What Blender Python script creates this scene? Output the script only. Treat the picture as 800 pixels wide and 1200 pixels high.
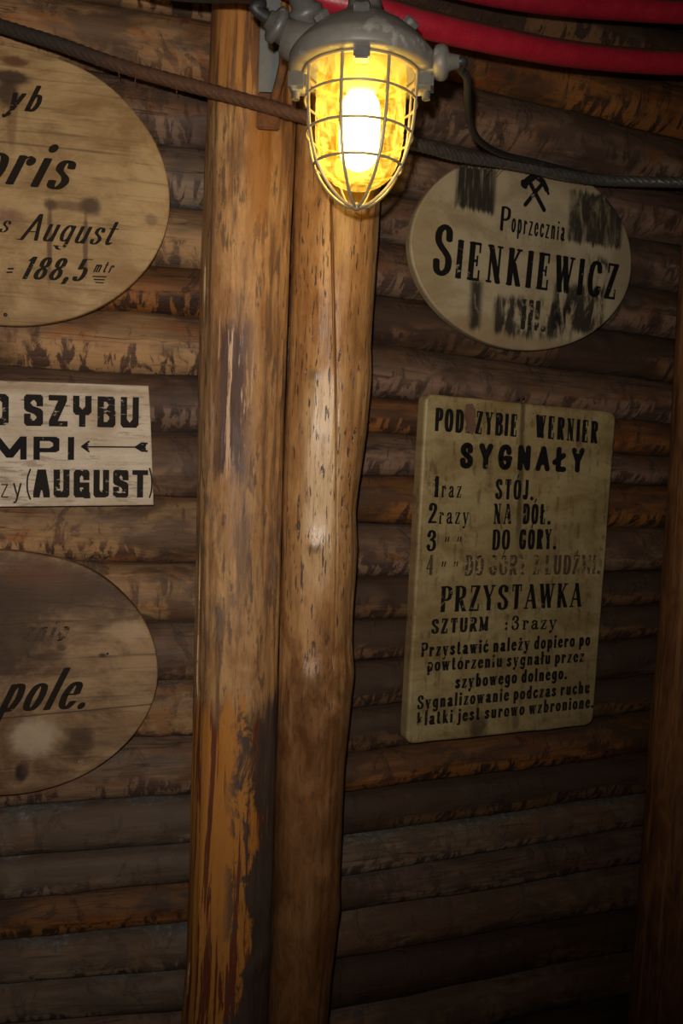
import bpy, bmesh, math, random
from mathutils import Vector, Matrix, noise
random.seed(7)
C = bpy.context.scene.collection
for o in list(bpy.data.objects):
    bpy.data.objects.remove(o)

# ------------------------------------------------------------------ camera
F = 950.0                                   # focal length in pixels of the 800 x 1200 frame
CAM = Vector((0, 0, 1.75))
ROT = (Matrix.Rotation(math.radians(90 - 5.4), 3, 'X') @ Matrix.Rotation(math.radians(2.4), 3, 'Z'))
cd = bpy.data.cameras.new('camera'); cam = bpy.data.objects.new('camera', cd); C.objects.link(cam)
cam.matrix_world = Matrix.Translation(CAM) @ ROT.to_4x4()
cd.sensor_fit = 'VERTICAL'; cd.sensor_height = 36.0; cd.sensor_width = 24.0
cd.lens = F / 1200 * 36.0; cd.clip_start = 0.02
bpy.context.scene.camera = cam
sc = bpy.context.scene

# ------------------------------------------------------------------ world, lights, exposure
w = bpy.data.worlds.new('world'); sc.world = w; w.use_nodes = True
w.node_tree.nodes['Background'].inputs[0].default_value = (0.8, 0.62, 0.45, 1)
w.node_tree.nodes['Background'].inputs[1].default_value = 0.012
sc.view_settings.view_transform = 'Standard'; sc.view_settings.look = 'None'
sc.view_settings.gamma = 1; sc.view_settings.use_curve_mapping = False
sc.view_settings.exposure = 0.0


def ray(px, py):
    return ROT @ Vector(((px - 400) / F, -(py - 600) / F, -1))


def at(px, py, Y):                           # the point at world distance Y on that line of sight
    d = ray(px, py)
    return CAM + d * (Y / d.y)


FLASH_AT = CAM + ROT @ Vector((-0.03, 0.085, 0.0))
fl = bpy.data.lights.new('camera_flash', 'SPOT'); flo = bpy.data.objects.new('camera_flash', fl); C.objects.link(flo)
fl.energy = 92; fl.color = (1.0, 0.93, 0.84); fl.shadow_soft_size = 0.014
fl.spot_size = math.radians(113); fl.spot_blend = 1.0
flo.location = FLASH_AT
tgt = at(165, 420, 2.0)
flo.rotation_euler = (tgt - FLASH_AT).to_track_quat('-Z', 'Y').to_euler()

LAMP_POWER = 14.0
BULB_STRENGTH = 20.0

# ------------------------------------------------------------------ helpers
def obj(name, bm, m, parent=None, smooth=True, mw=None):
    me = bpy.data.meshes.new(name)
    bmesh.ops.recalc_face_normals(bm, faces=bm.faces[:])
    bm.to_mesh(me); bm.free()
    for p in me.polygons:
        p.use_smooth = smooth
    o = bpy.data.objects.new(name, me); C.objects.link(o)
    if m: me.materials.append(m)
    if parent is not None: o.parent = parent
    if mw is not None: o.matrix_basis = mw
    return o


def tag(o, label=None, cat=None, group=None, kind=None):
    if label: o['label'] = label
    if cat: o['category'] = cat
    if group: o['group'] = group
    if kind: o['kind'] = kind
    return o


def empty(name, label, cat, mw, group=None):
    o = bpy.data.objects.new(name, None); C.objects.link(o); o.empty_display_size = .05
    o.matrix_basis = mw
    return tag(o, label, cat, group)


def catmull(pts, n=12):
    pts = [Vector(p) for p in pts]
    if len(pts) < 3: 
        return pts
    P = [pts[0] * 2 - pts[1]] + pts + [pts[-1] * 2 - pts[-2]]
    out = []
    for i in range(1, len(P) - 2):
        a, b, c, d = P[i - 1:i + 3]
        for k in range(n):
            t = k / n
            out.append(.5 * ((2 * b) + (c - a) * t + (2 * a - 5 * b + 4 * c - d) * t * t + (3 * b - a - 3 * c + d) * t ** 3))
    out.append(pts[-1])
    return out


def resample(pts, step):
    out = [pts[0].copy()]; acc = 0
    for a, b in zip(pts, pts[1:]):
        L = (b - a).length
        if L < 1e-9: continue
        s = step - acc
        while s <= L:
            out.append(a.lerp(b, s / L)); s += step
        acc = (acc + L) % step if True else 0
    if (out[-1] - pts[-1]).length > step * .2: out.append(pts[-1].copy())
    return out


def tube(bm, pts, rad, seg=12, cap=True, rfun=None):
    """sweep a circle along pts; rad is a number or list; rfun(s, theta) scales the radius"""
    pts = [Vector(p) for p in pts]; n = len(pts)
    rr = rad if isinstance(rad, (list, tuple)) else [rad] * n
    t0 = (pts[1] - pts[0]).normalized()
    up = Vector((0, 0, 1)) if abs(t0.z) < .9 else Vector((0, 1, 0))
    nrm = (up - t0 * up.dot(t0)).normalized()
    rings = []; s = 0
    for i in range(n):
        t = (pts[min(i + 1, n - 1)] - pts[max(i - 1, 0)]).normalized()
        nrm = (nrm - t * nrm.dot(t)).normalized(); bn = t.cross(nrm)
        if i: s += (pts[i] - pts[i - 1]).length
        ring = []
        for k in range(seg):
            th = 2 * math.pi * k / seg
            r = rr[i] * (rfun(s, th) if rfun else 1)
            ring.append(bm.verts.new(pts[i] + (nrm * math.cos(th) + bn * math.sin(th)) * r))
        rings.append(ring)
    for a, b in zip(rings, rings[1:]):
        for k in range(seg):
            bm.faces.new((a[k], a[(k + 1) % seg], b[(k + 1) % seg], b[k]))
    if cap:
        bm.faces.new(rings[0][::-1]); bm.faces.new(rings[-1])
    return bm


def lathe(bm, prof, seg=48, mw=None, cap=False, closed=False):
    rings = []
    for r, z in prof:
        r = max(r, 1e-4)
        ring = []
        for k in range(seg):
            a = 2 * math.pi * k / seg
            v = Vector((r * math.cos(a), r * math.sin(a), z))
            ring.append(bm.verts.new(mw @ v if mw else v))
        rings.append(ring)
    pr = list(zip(rings, rings[1:]))
    if closed: pr.append((rings[-1], rings[0]))
    for a, b in pr:
        for k in range(seg):
            bm.faces.new((a[k], a[(k + 1) % seg], b[(k + 1) % seg], b[k]))
    if cap and not closed:
        bm.faces.new(rings[0][::-1]); bm.faces.new(rings[-1])
    return bm


def boxm(bm, lo, hi, mw=None, bev=0.0):
    b2 = bmesh.new()
    bmesh.ops.create_cube(b2, size=1)
    for v in b2.verts:
        v.co = Vector([lo[i] + (v.co[i] + .5) * (hi[i] - lo[i]) for i in range(3)])
    if bev: bmesh.ops.bevel(b2, geom=b2.edges[:], offset=bev, segments=2, affect='EDGES')
    mp = {}
    for v in b2.verts: mp[v] = bm.verts.new(mw @ v.co if mw else v.co)
    for f in b2.faces: bm.faces.new([mp[v] for v in f.verts])
    b2.free()
    return bm


def frame(origin, zdir, xhint=Vector((1, 0, 0))):
    z = zdir.normalized(); x = (xhint - z * xhint.dot(z)).normalized(); y = z.cross(x)
    m = Matrix((x, y, z)).transposed().to_4x4(); m.translation = origin
    return m


# ------------------------------------------------------------------ node helper
class NT:
    def __init__(s, name):
        s.m = bpy.data.materials.new(name); s.m.use_nodes = True
        s.t = s.m.node_tree; s.t.nodes.clear()
        s.out = s.t.nodes.new('ShaderNodeOutputMaterial')
        s.tc = s.t.nodes.new('ShaderNodeTexCoord')
        s.obj = s.tc.outputs['Object']

    def _set(s, sock, v):
        if v is None: return
        if isinstance(v, bpy.types.NodeSocket): s.t.links.new(v, sock)
        elif isinstance(v, (tuple, list)):
            if sock.type == 'RGBA' and len(v) == 3: v = (*v, 1)
            sock.default_value = v
        else: sock.default_value = v

    def math(s, op, a, b=None, c=None, clamp=False):
        n = s.t.nodes.new('ShaderNodeMath'); n.operation = op; n.use_clamp = clamp
        for i, v in enumerate((a, b, c)): s._set(n.inputs[i], v)
        return n.outputs[0]

    def mapping(s, vec, scale=(1, 1, 1), loc=(0, 0, 0), rot=(0, 0, 0)):
        n = s.t.nodes.new('ShaderNodeMapping')
        s._set(n.inputs[0], vec); n.inputs[1].default_value = loc; n.inputs[2].default_value = rot; n.inputs[3].default_value = scale
        return n.outputs[0]

    def noise(s, vec, scale=1, detail=5, rough=.55, dist=0.0, out=0):
        n = s.t.nodes.new('ShaderNodeTexNoise')
        s._set(n.inputs['Vector'], vec); n.inputs['Scale'].default_value = scale
        n.inputs['Detail'].default_value = detail; n.inputs['Roughness'].default_value = rough
        n.inputs['Distortion'].default_value = dist
        return n.outputs[out]

    def ss(s, v, lo, hi, a=0.0, b=1.0):           # smoothstep mask
        n = s.t.nodes.new('ShaderNodeMapRange'); n.interpolation_type = 'SMOOTHSTEP'
        s._set(n.inputs[0], v); n.inputs[1].default_value = lo; n.inputs[2].default_value = hi
        n.inputs[3].default_value = a; n.inputs[4].default_value = b
        return n.outputs[0]

    def mix(s, f, a, b, blend='MIX'):
        n = s.t.nodes.new('ShaderNodeMix'); n.data_type = 'RGBA'; n.blend_type = blend
        s._set(n.inputs[0], f); s._set(n.inputs[6], a); s._set(n.inputs[7], b)
        return n.outputs[2]

    def sep(s, v):
        n = s.t.nodes.new('ShaderNodeSeparateXYZ'); s._set(n.inputs[0], v); return n.outputs

    def vadd(s, a, b):
        n = s.t.nodes.new('ShaderNodeVectorMath'); n.operation = 'ADD'; s._set(n.inputs[0], a); s._set(n.inputs[1], b)
        return n.outputs[0]

    def rnd(s):
        n = s.t.nodes.new('ShaderNodeObjectInfo'); return n.outputs['Random']

    def nz(s):
        n = s.t.nodes.new('ShaderNodeNewGeometry'); return s.sep(n.outputs['Normal'])[2]

    def bump(s, h, strength=.5, dist=.01):
        n = s.t.nodes.new('ShaderNodeBump'); n.inputs['Strength'].default_value = strength
        n.inputs['Distance'].default_value = dist; s._set(n.inputs['Height'], h)
        return n.outputs[0]

    def bsdf(s, col, rough=.6, metal=0.0, spec=.5, normal=None, **kw):
        n = s.t.nodes.new('ShaderNodeBsdfPrincipled')
        s._set(n.inputs['Base Color'], col); s._set(n.inputs['Roughness'], rough); s._set(n.inputs['Metallic'], metal)
        s._set(n.inputs['Specular IOR Level'], spec); s._set(n.inputs['Normal'], normal)
        for k, v in kw.items(): s._set(n.inputs[k], v)
        return n.outputs[0]

    def shmix(s, f, a, b):
        n = s.t.nodes.new('ShaderNodeMixShader'); s._set(n.inputs[0], f); s._set(n.inputs[1], a); s._set(n.inputs[2], b)
        return n.outputs[0]

    def done(s, sh):
        s.t.links.new(sh, s.out.inputs[0]); return s.m


def ellipse_mask(n, x, z, cx, cz, rx, rz, soft=.4, wob=None):
    a = n.math('MULTIPLY', n.math('SUBTRACT', x, cx), 1 / rx)
    b = n.math('MULTIPLY', n.math('SUBTRACT', z, cz), 1 / rz)
    d = n.math('SQRT', n.math('ADD', n.math('MULTIPLY', a, a), n.math('MULTIPLY', b, b)))
    if wob is not None: d = n.math('ADD', d, n.math('MULTIPLY', n.math('SUBTRACT', wob, .5), .9))
    return n.ss(d, 1 - soft, 1 + soft, 1, 0)


def box_mask(n, x, z, x0, x1, z0, z1, soft):
    m = n.ss(x, x0 - soft, x0 + soft)
    m = n.math('MULTIPLY', m, n.ss(x, x1 - soft, x1 + soft, 1, 0))
    m = n.math('MULTIPLY', m, n.ss(z, z0 - soft, z0 + soft))
    return n.math('MULTIPLY', m, n.ss(z, z1 - soft, z1 + soft, 1, 0))


# ------------------------------------------------------------------ materials
def log_mat(name, brown, tan, bark, dirt, grey=0.0, tan_amt=.5, bark_amt=.5, dirt_amt=.6, lip_amt=.75):
    n = NT(name)
    r = n.rnd()
    cb = n.t.nodes.new('ShaderNodeCombineXYZ')
    for i, k in enumerate((37.0, 11.0, 23.0)): n._set(cb.inputs[i], n.math('MULTIPLY', r, k))
    v = n.vadd(n.obj, cb.outputs[0])
    fine = n.noise(n.mapping(v, (6, 60, 60)), 1, 6, .6)
    streak = n.noise(n.mapping(v, (2.2, 22, 22)), 1, 5, .6)
    patch = n.noise(n.mapping(v, (5, 11, 11)), 1, 6, .62, .6)
    arcs = n.noise(n.mapping(v, (15, 8, 8), rot=(0, .5, .35)), 1, 6, .7, .8)
    crack = n.noise(n.mapping(v, (1.6, 34, 34), loc=(4, 4, 4)), 1, 3, .5, .6)
    big = n.noise(n.mapping(v, (2, 4, 4)), 1, 3, .5)
    col = n.mix(n.ss(streak, .3, .7), [c * .7 for c in brown], [c * 1.25 for c in brown])
    tm = n.ss(n.math('ADD', patch, n.math('MULTIPLY', n.math('SUBTRACT', big, .5), .6)), .60 - .3 * tan_amt, .76 - .3 * tan_amt)
    tcol = n.mix(n.ss(fine, .3, .7), [c * .65 for c in tan], [c * 1.2 for c in tan])
    tcol = n.mix(n.ss(n.noise(n.mapping(v, (4, 9, 9), loc=(8, 3, 1)), 1, 6, .65, .6), .5, .6), tcol, (tan[0] * .85, tan[1] * .6, tan[2] * .4))
    col = n.mix(tm, col, tcol)
    bm_ = n.ss(n.math('ADD', arcs, n.math('MULTIPLY', n.math('SUBTRACT', patch, .5), .6)), .66 - .20 * bark_amt, .78 - .20 * bark_amt)
    col = n.mix(n.math('MULTIPLY', bm_, .8), col, n.mix(streak, bark, [c * 1.7 for c in bark]))
    ck = n.ss(n.math('ABSOLUTE', n.math('SUBTRACT', crack, .5)), .018, .004)
    ck = n.math('MULTIPLY', ck, n.ss(big, .45, .6))
    col = n.mix(n.math('MULTIPLY', ck, .8), col, (.02, .012, .008))
    z = n.nz()
    lip = n.ss(n.math('ADD', z, n.math('MULTIPLY', n.math('SUBTRACT', patch, .5), 1.1)), -.12, -.42)
    lip = n.math('MULTIPLY', lip, n.ss(big, .40, .52))
    chips = n.noise(n.mapping(v, (30, 10, 10), rot=(0, .6, .3), loc=(2, 7, 1)), 1, 5, .65, .7)
    lcol = n.mix(n.ss(chips, .47, .55), [min(1, c * 1.25) for c in tan], [c * 1.3 for c in bark])
    lcol = n.mix(n.ss(fine, .55, .75), lcol, [c * .6 for c in tan])
    col = n.mix(n.math('MULTIPLY', lip, lip_amt), col, lcol)
    # dirt that has settled on the upper side of the log
    up = n.math('ADD', z, n.math('MULTIPLY', n.math('SUBTRACT', patch, .5), 1.5))
    dm = n.math('MULTIPLY', n.ss(up, -.15, .25), dirt_amt)
    col = n.mix(dm, col, n.mix(fine, [c * .7 for c in dirt], [c * 1.3 for c in dirt]))
    if grey:
        speck = n.noise(v, 60, 5, .75)
        g = n.math('MULTIPLY', n.ss(n.math('ADD', n.math('ABSOLUTE', z), n.math('MULTIPLY', n.math('SUBTRACT', patch, .5), 1.6)), .78, 1.02), grey)
        col = n.mix(g, col, n.mix(n.ss(speck, .5, .68), (.095, .084, .07), (.19, .18, .16)))
    h = n.math('ADD', n.math('MULTIPLY', fine, .5), n.math('ADD', n.math('MULTIPLY', bm_, .35), n.math('MULTIPLY', patch, .5)))
    return n.done(n.bsdf(col, n.ss(fine, .2, .8, .55, .85), spec=.3, normal=n.bump(h, .7, .008)))


M_LOG_WARM = log_mat('log_warm', (.115, .062, .032), (.34, .19, .085), (.06, .03, .022), (.10, .062, .04), .25, .8, .55, .35, .9)
M_LOG_ORANGE = log_mat('log_orange', (.075, .034, .015), (.22, .085, .022), (.028, .014, .009), (.052, .029, .017), 0, .75, .6, .5, .9)
M_LOG_BROWN = log_mat('log_brown', (.105, .057, .034), (.22, .13, .075), (.06, .034, .026), (.085, .05, .032), .35, .6, .6, .5, .9)
M_LOG_DARK = log_mat('log_dark', (.055, .03, .018), (.16, .08, .035), (.03, .016, .011), (.05, .028, .017), 0, .35, .5, .9)
M_LOG_GREY = log_mat('log_grey', (.10, .066, .045), (.21, .14, .09), (.06, .04, .032), (.085, .053, .036), .9, .6, .6, .5, 1.0)
M_LOG_PINK = log_mat('log_pink', (.075, .043, .029), (.19, .112, .073), (.04, .023, .017), (.058, .034, .022), .25, .65, .55, .6)


def post_mat(name, kind):
    n = NT(name); v = n.obj
    x, y, z = n.sep(v); z = n.math('ADD', z, -.4)
    fine = n.noise(n.mapping(v, (110, 110, 8)), 1, 7, .7)
    streak = n.noise(n.mapping(v, (34, 34, 3.0), loc=(3, 1, 0)), 1, 7, .68, .3)
    blot = n.noise(n.mapping(v, (16, 16, 7), loc=(7, 2, 5)), 1, 8, .7, .5)
    ticks = n.noise(n.mapping(v, (150, 150, 22), loc=(1, 9, 4)), 1, 2, .5)
    strip = n.noise(n.mapping(v, (46, 46, 1.8), loc=(5, 5, 2)), 1, 6, .6, .3)
    if kind == 'left':
        col = n.mix(n.ss(blot, .3, .7), (.27, .125, .045), (.50, .285, .12))
        col = n.mix(n.math('MULTIPLY', n.ss(streak, .48, .64), .8), col, (.13, .068, .036))
        fl_ = n.math('ADD', n.noise(n.mapping(v, (60, 60, 11), loc=(9, 1, 1)), 1, 6, .7), n.math('MULTIPLY', n.math('SUBTRACT', blot, .5), .4))
        col = n.mix(n.math('MULTIPLY', n.ss(fl_, .53, .62), .8), col, (.10, .055, .034))
        col = n.mix(n.math('MULTIPLY', n.ss(fine, .56, .75), .6), col, (.13, .06, .025))
        # torn bark area: dark purple-brown with pale stripped wood
        cz = at(275, 470, 1.85).z
        b = box_mask(n, x, n.math('ADD', z, n.math('MULTIPLY', streak, .25)), -.05, .03, cz - .05, cz + .30, .025)
        b = n.math('MULTIPLY', b, n.ss(n.math('ADD', streak, n.math('MULTIPLY', n.math('SUBTRACT', blot, .5), .5)), .36, .46))
        col = n.mix(b, col, n.mix(n.ss(n.math('ADD', strip, n.math('MULTIPLY', n.math('SUBTRACT', fine, .5), .5)), .54, .60), (.085, .042, .030), (.56, .35, .22)))
        # grey scuffing lower down
        g = n.math('MULTIPLY', n.ss(n.noise(n.mapping(v, (20, 20, 6), loc=(0, 4, 8)), 1, 6, .65), .55, .68), n.ss(z, 1.95, 1.5))
        col = n.mix(n.math('MULTIPLY', g, .75), col, (.115, .08, .058))
        # inner bark strips, orange and maroon, on the lowest part
        zl = at(275, 830, 1.85).z
        lo = n.ss(n.math('ADD', z, n.math('MULTIPLY', n.math('SUBTRACT', streak, .5), .35)), zl + .03, zl - .03)
        stc = n.mix(n.ss(strip, .53, .56), (.42, .165, .03), (.13, .035, .016))
        stc = n.mix(n.ss(n.math('ADD', x, n.math('MULTIPLY', n.math('SUBTRACT', blot, .5), .22)), .045, .065), stc, (.06, .038, .028))
        stc = n.mix(n.ss(fine, .55, .7), stc, (.20, .08, .02))
        stc = n.mix(n.math('MULTIPLY', n.ss(blot, .5, .6), n.ss(x, -.01, .03)), stc, (.07, .045, .034))
        col = n.mix(lo, col, stc)
        # top: darker red-orange strips
        zt = at(275, 130, 1.85).z
        hi = n.ss(n.math('ADD', z, n.math('MULTIPLY', n.math('SUBTRACT', streak, .5), .35)), zt - .03, zt + .05)
        col = n.mix(n.math('MULTIPLY', hi, .8), col, n.mix(n.ss(strip, .46, .56), (.44, .18, .04), (.10, .035, .014)))
        # rust run below the bracket
        rx = at(317, 200, 1.85)
        rm = ellipse_mask(n, x, z, .034, rx.z + .01, .026, .17, .3, blot)
        col = n.mix(n.math('MULTIPLY', rm, .75), col, (.26, .10, .015))
        rough = n.ss(blot, .3, .7, .42, .7)
    elif kind == 'right':
        col = n.mix(n.ss(blot, .3, .7), (.28, .12, .038), (.48, .26, .10))
        col = n.mix(n.math('MULTIPLY', n.ss(streak, .5, .68), .65), col, (.17, .08, .032))
        col = n.mix(n.math('MULTIPLY', n.ss(fine, .56, .7), .5), col, (.15, .07, .03))
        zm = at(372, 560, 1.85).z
        pale = n.math('MULTIPLY', n.ss(n.math('ABSOLUTE', n.math('SUBTRACT', z, zm)), .32, .1), n.ss(n.math('ABSOLUTE', n.math('ADD', x, .0)), .06, .02))  # tall flash highlight on the round post, painted as a paler wood colour
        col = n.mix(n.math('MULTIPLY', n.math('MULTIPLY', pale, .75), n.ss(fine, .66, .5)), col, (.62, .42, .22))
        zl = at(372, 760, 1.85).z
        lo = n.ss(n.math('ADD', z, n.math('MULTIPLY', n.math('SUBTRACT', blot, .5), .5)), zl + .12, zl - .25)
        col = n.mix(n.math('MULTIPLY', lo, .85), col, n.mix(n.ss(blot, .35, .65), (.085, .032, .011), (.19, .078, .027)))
        col = n.mix(n.math('MULTIPLY', n.ss(ticks, .60, .66), n.math('SUBTRACT', .9, n.math('MULTIPLY', lo, .5))), col, (.06, .03, .018))
        for kx, ky, rr in ((370, 440, .016), (368, 642, .015), (362, 800, .03), (402, 1090, .02)):
            p = at(kx, ky, 1.85)
            k = ellipse_mask(n, x, z, p.x - POST_R_X, p.z, rr, rr * .8, .6, blot)
            col = n.mix(n.math('MULTIPLY', k, .6), col, (.12, .055, .022))
        rough = n.ss(blot, .3, .7, .26, .42)
    else:
        col = n.mix(n.ss(blot, .35, .65), (.13, .05, .018), (.25, .11, .042))
        col = n.mix(n.math('MULTIPLY', n.ss(streak, .5, .65), .8), col, (.075, .035, .022))
        col = n.mix(n.math('MULTIPLY', n.ss(strip, .56, .6), .7), col, (.30, .15, .06))
        rough = .65
    h = n.math('ADD', n.math('MULTIPLY', fine, .5), n.math('MULTIPLY', streak, .7))
    h = n.math('SUBTRACT', h, n.math('MULTIPLY', n.ss(ticks, .66, .71), .3))
    return n.done(n.bsdf(col, rough, spec={'right': .75, 'left': .4, 'far': .3}[kind], normal=n.bump(h, .55, .006)))


def simple(name, col, rough=.5, metal=0, var=.25, scale=30, spec=.5, bump=.2, col2=None, lo=.5, hi=.62):
    n = NT(name)
    ns = n.noise(n.obj, scale, 5, .6); n2 = n.noise(n.obj, scale * .35, 4, .6)
    c = n.mix(ns, [k * (1 - var) for k in col], [min(1, k * (1 + var)) for k in col])
    if col2: c = n.mix(n.ss(n2, lo, hi), c, col2)
    return n.done(n.bsdf(c, rough, metal, spec, n.bump(ns, bump, .002)))


M_CAST = simple('grey_cast_metal', (.135, .12, .10), .5, .0, .25, 70, .5, .35, (.24, .22, .19), .56, .66)
M_CASTD = simple('dark_cast_metal', (.085, .08, .07), .45, .0, .3, 70, .5, .35, (.24, .23, .21), .58, .7)
M_STRAP = simple('grey_painted_steel', (.15, .155, .15), .5, 0, .3, 60, .5, .3, (.16, .09, .05), .6, .7)
M_RUST = simple('rust', (.13, .052, .022), .85, 0, .45, 120, .2, .9, (.08, .045, .03), .5, .6)
M_WIRE = simple('cage_wire', (.30, .24, .15), .4, .3, .3, 120, .5, .2)
M_BLACK = simple('black_rubber', (.022, .021, .02), .5, 0, .3, 60, .4, .3, (.06, .055, .05), .6, .75)
M_SOCKET = simple('white_porcelain', (.75, .7, .55), .3, 0, .05, 40)
M_NAIL = simple('nail_steel', (.30, .28, .26), .35, .7, .3, 200)
M_NAILD = simple('nail_dark', (.03, .026, .024), .5, .3, .3, 200)
M_EARTH = simple('dark_rock', (.055, .046, .038), .95, 0, .5, 18, .1, 1.0, (.11, .10, .09), .55, .65)
M_FLOOR = simple('floor_dirt', (.07, .055, .042), .95, 0, .4, 14, .1, 1.0)
M_SLIVER = simple('pale_split_wood', (.44, .29, .15), .6, 0, .35, 40, .4, .3, (.22, .12, .06), .52, .6)


def red_mat():
    n = NT('red_hose')
    ns = n.noise(n.obj, 25, 5, .6); sp = n.noise(n.obj, 160, 3, .6)
    col = n.mix(ns, (.26, .009, .020), (.42, .018, .036))
    z = n.nz()
    dm = n.ss(n.math('ADD', z, n.math('MULTIPLY', n.math('SUBTRACT', ns, .5), .5)), .2, .6)
    col = n.mix(n.math('MULTIPLY', dm, .85), col, (.07, .04, .027))
    col = n.mix(n.math('MULTIPLY', n.ss(sp, .66, .74), .7), col, (.12, .02, .02))
    return n.done(n.bsdf(col, n.ss(ns, .3, .7, .25, .45), spec=.5, normal=n.bump(sp, .25, .002)))


def rope_mat():
    n = NT('steel_rope')
    x = n.math('ADD', n.sep(n.obj)[0], at(-150, -20, 1.83).x)
    ns = n.noise(n.obj, 60, 5, .65); big = n.noise(n.obj, 9, 3, .5)
    rust = n.mix(ns, (.03, .014, .008), (.11, .042, .016))
    steel = n.mix(ns, (.02, .018, .016), (.17, .155, .14))
    f = n.ss(n.math('ADD', x, n.math('MULTIPLY', n.math('SUBTRACT', big, .5), .3)), -.02, .22)
    soot = n.mix(n.ss(n.math('ADD', x, n.math('MULTIPLY', big, .3)), -.50, -.28, 0, 1), (.028, .018, .012), rust)
    col = n.mix(f, soot, steel)
    return n.done(n.bsdf(col, n.math('SUBTRACT', .8, n.math('MULTIPLY', f, .52)), n.math('MULTIPLY', f, .35), .5, n.bump(ns, .8, .004)))


def paint_mat(name, col=(.007, .006, .006), wear=.35, scale=60, streaky=(1, 1, 1)):
    n = NT(name)
    v = n.mapping(n.obj, streaky)
    a = n.noise(v, scale, 6, .7); b = n.noise(n.obj, 9, 3, .5)
    k = n.math('ADD', a, n.math('MULTIPLY', n.math('SUBTRACT', b, .5), .7))
    keep = n.ss(k, .30 + wear * .35 - .05, .30 + wear * .35 + .05)
    tr = n.t.nodes.new('ShaderNodeBsdfTransparent').outputs[0]
    c = n.mix(a, [q * .7 for q in col], [q * 1.7 for q in col])
    return n.done(n.shmix(keep, tr, n.bsdf(c, .7, spec=.12)))


M_PAINT = paint_mat('black_paint', wear=.12)
M_PAINT_WORN = paint_mat('worn_black_paint', (.02, .016, .014), wear=.4)
M_PAINT_FADED = paint_mat('faded_brown_paint', (.06, .038, .024), wear=.5)
M_PAINT_BROWN = paint_mat('dark_brown_paint', (.014, .009, .006), wear=.12, streaky=(.4, 1, 1.5))
M_PAINT_SIGN = paint_mat('flaked_black_paint', (.012, .009, .007), wear=.2, scale=60, streaky=(.6, 1, 1.6))

# ------------------------------------------------------------------ wall frames
def hdir(px, py):
    d = ray(px, py); d.z = 0
    return d.normalized()


U_L = hdir(4400, 670); U_R = hdir(2800, 640)
CORNER = at(335, 600, 2.1)


class Wall:
    def __init__(s, u):
        s.u = u; s.inn = Vector((0, 0, 1)).cross(u)              # into the wall
        s.o = Vector((CORNER.x, CORNER.y, 0))

    def pt(s, px, py, off=0.0):                                  # off: metres in front of the crest plane
        d = ray(px, py); o = s.o - s.inn * off
        return CAM + d * ((o - CAM).dot(s.inn) / d.dot(s.inn))

    def uz(s, px, py, off=0.0):
        p = s.pt(px, py, off); return (p - s.o).dot(s.u), p.z

    def mat(s, u, z, off):
        m = Matrix((s.u, s.inn, Vector((0, 0, 1)))).transposed().to_4x4()
        m.translation = s.o + s.u * u - s.inn * off + Vector((0, 0, z))
        return m


WL, WR = Wall(U_L), Wall(U_R)

# ------------------------------------------------------------------ floor, ceiling, log walls
def slab(name, lo, hi, m, rough=.02, n=40):
    bm = bmesh.new()
    boxm(bm, lo, hi)
    return tag(obj(name, bm, m, smooth=False), kind='structure')


slab('floor', (-2.6, -0.8, -.5), (3.2, 3.6, -.4), M_FLOOR)
slab('ceiling', (-2.6, -0.8, 3.05), (3.2, 3.6, 3.15), M_EARTH)


def log_mesh(L, r0, r1, seed, depth):
    """a rough round log along +X from 0 to L; radius r0 at 0, r1 at L"""
    bm = bmesh.new(); nx = max(24, int(L / .016)); seg = 44
    knots = [(random.uniform(.05, L - .05), random.uniform(2.2, 4.4), random.uniform(.018, .035), random.uniform(.004, .011)) for _ in range(int(L * 2.4))]
    rings = []
    for i in range(nx + 1):
        x = L * i / nx; t = i / nx
        r = r0 + (r1 - r0) * t
        cz = .006 * noise.noise(Vector((x * 2.2, seed * 3.1, 0)))
        cy = .010 * noise.noise(Vector((x * 1.7, seed * 5.7, 9)))
        ring = []
        for k in range(seg):
            th = 2 * math.pi * k / seg                      # th = pi faces the viewer (-Y)
            q = Vector((x * 4, math.cos(th) * 1.1 + seed * 7, math.sin(th) * 1.1))
            d = .055 * noise.noise(q) + .03 * noise.noise(q * 2.7) + .014 * noise.noise(Vector((x * 30, q.y * 5, q.z * 5)))
            add = 0
            for (kx, kt, kw, kh) in knots:
                dx = (x - kx) / kw; dt = (th - kt) * r / kw
                e = dx * dx + dt * dt
                if e < 6: add += kh * math.exp(-e)
            y = math.cos(th) * (depth * (1 + d) + add) + cy
            z = math.sin(th) * (r * (1 + d * .75) + add * .4) + cz
            ring.append(bm.verts.new((x, y, z)))
        rings.append(ring)
    for a, b in zip(rings, rings[1:]):
        for k in range(seg):
            bm.faces.new((a[k], a[(k + 1) % seg], b[(k + 1) % seg], b[k]))
    bm.faces.new(rings[0][::-1]); bm.faces.new(rings[-1])
    return bm


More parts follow.
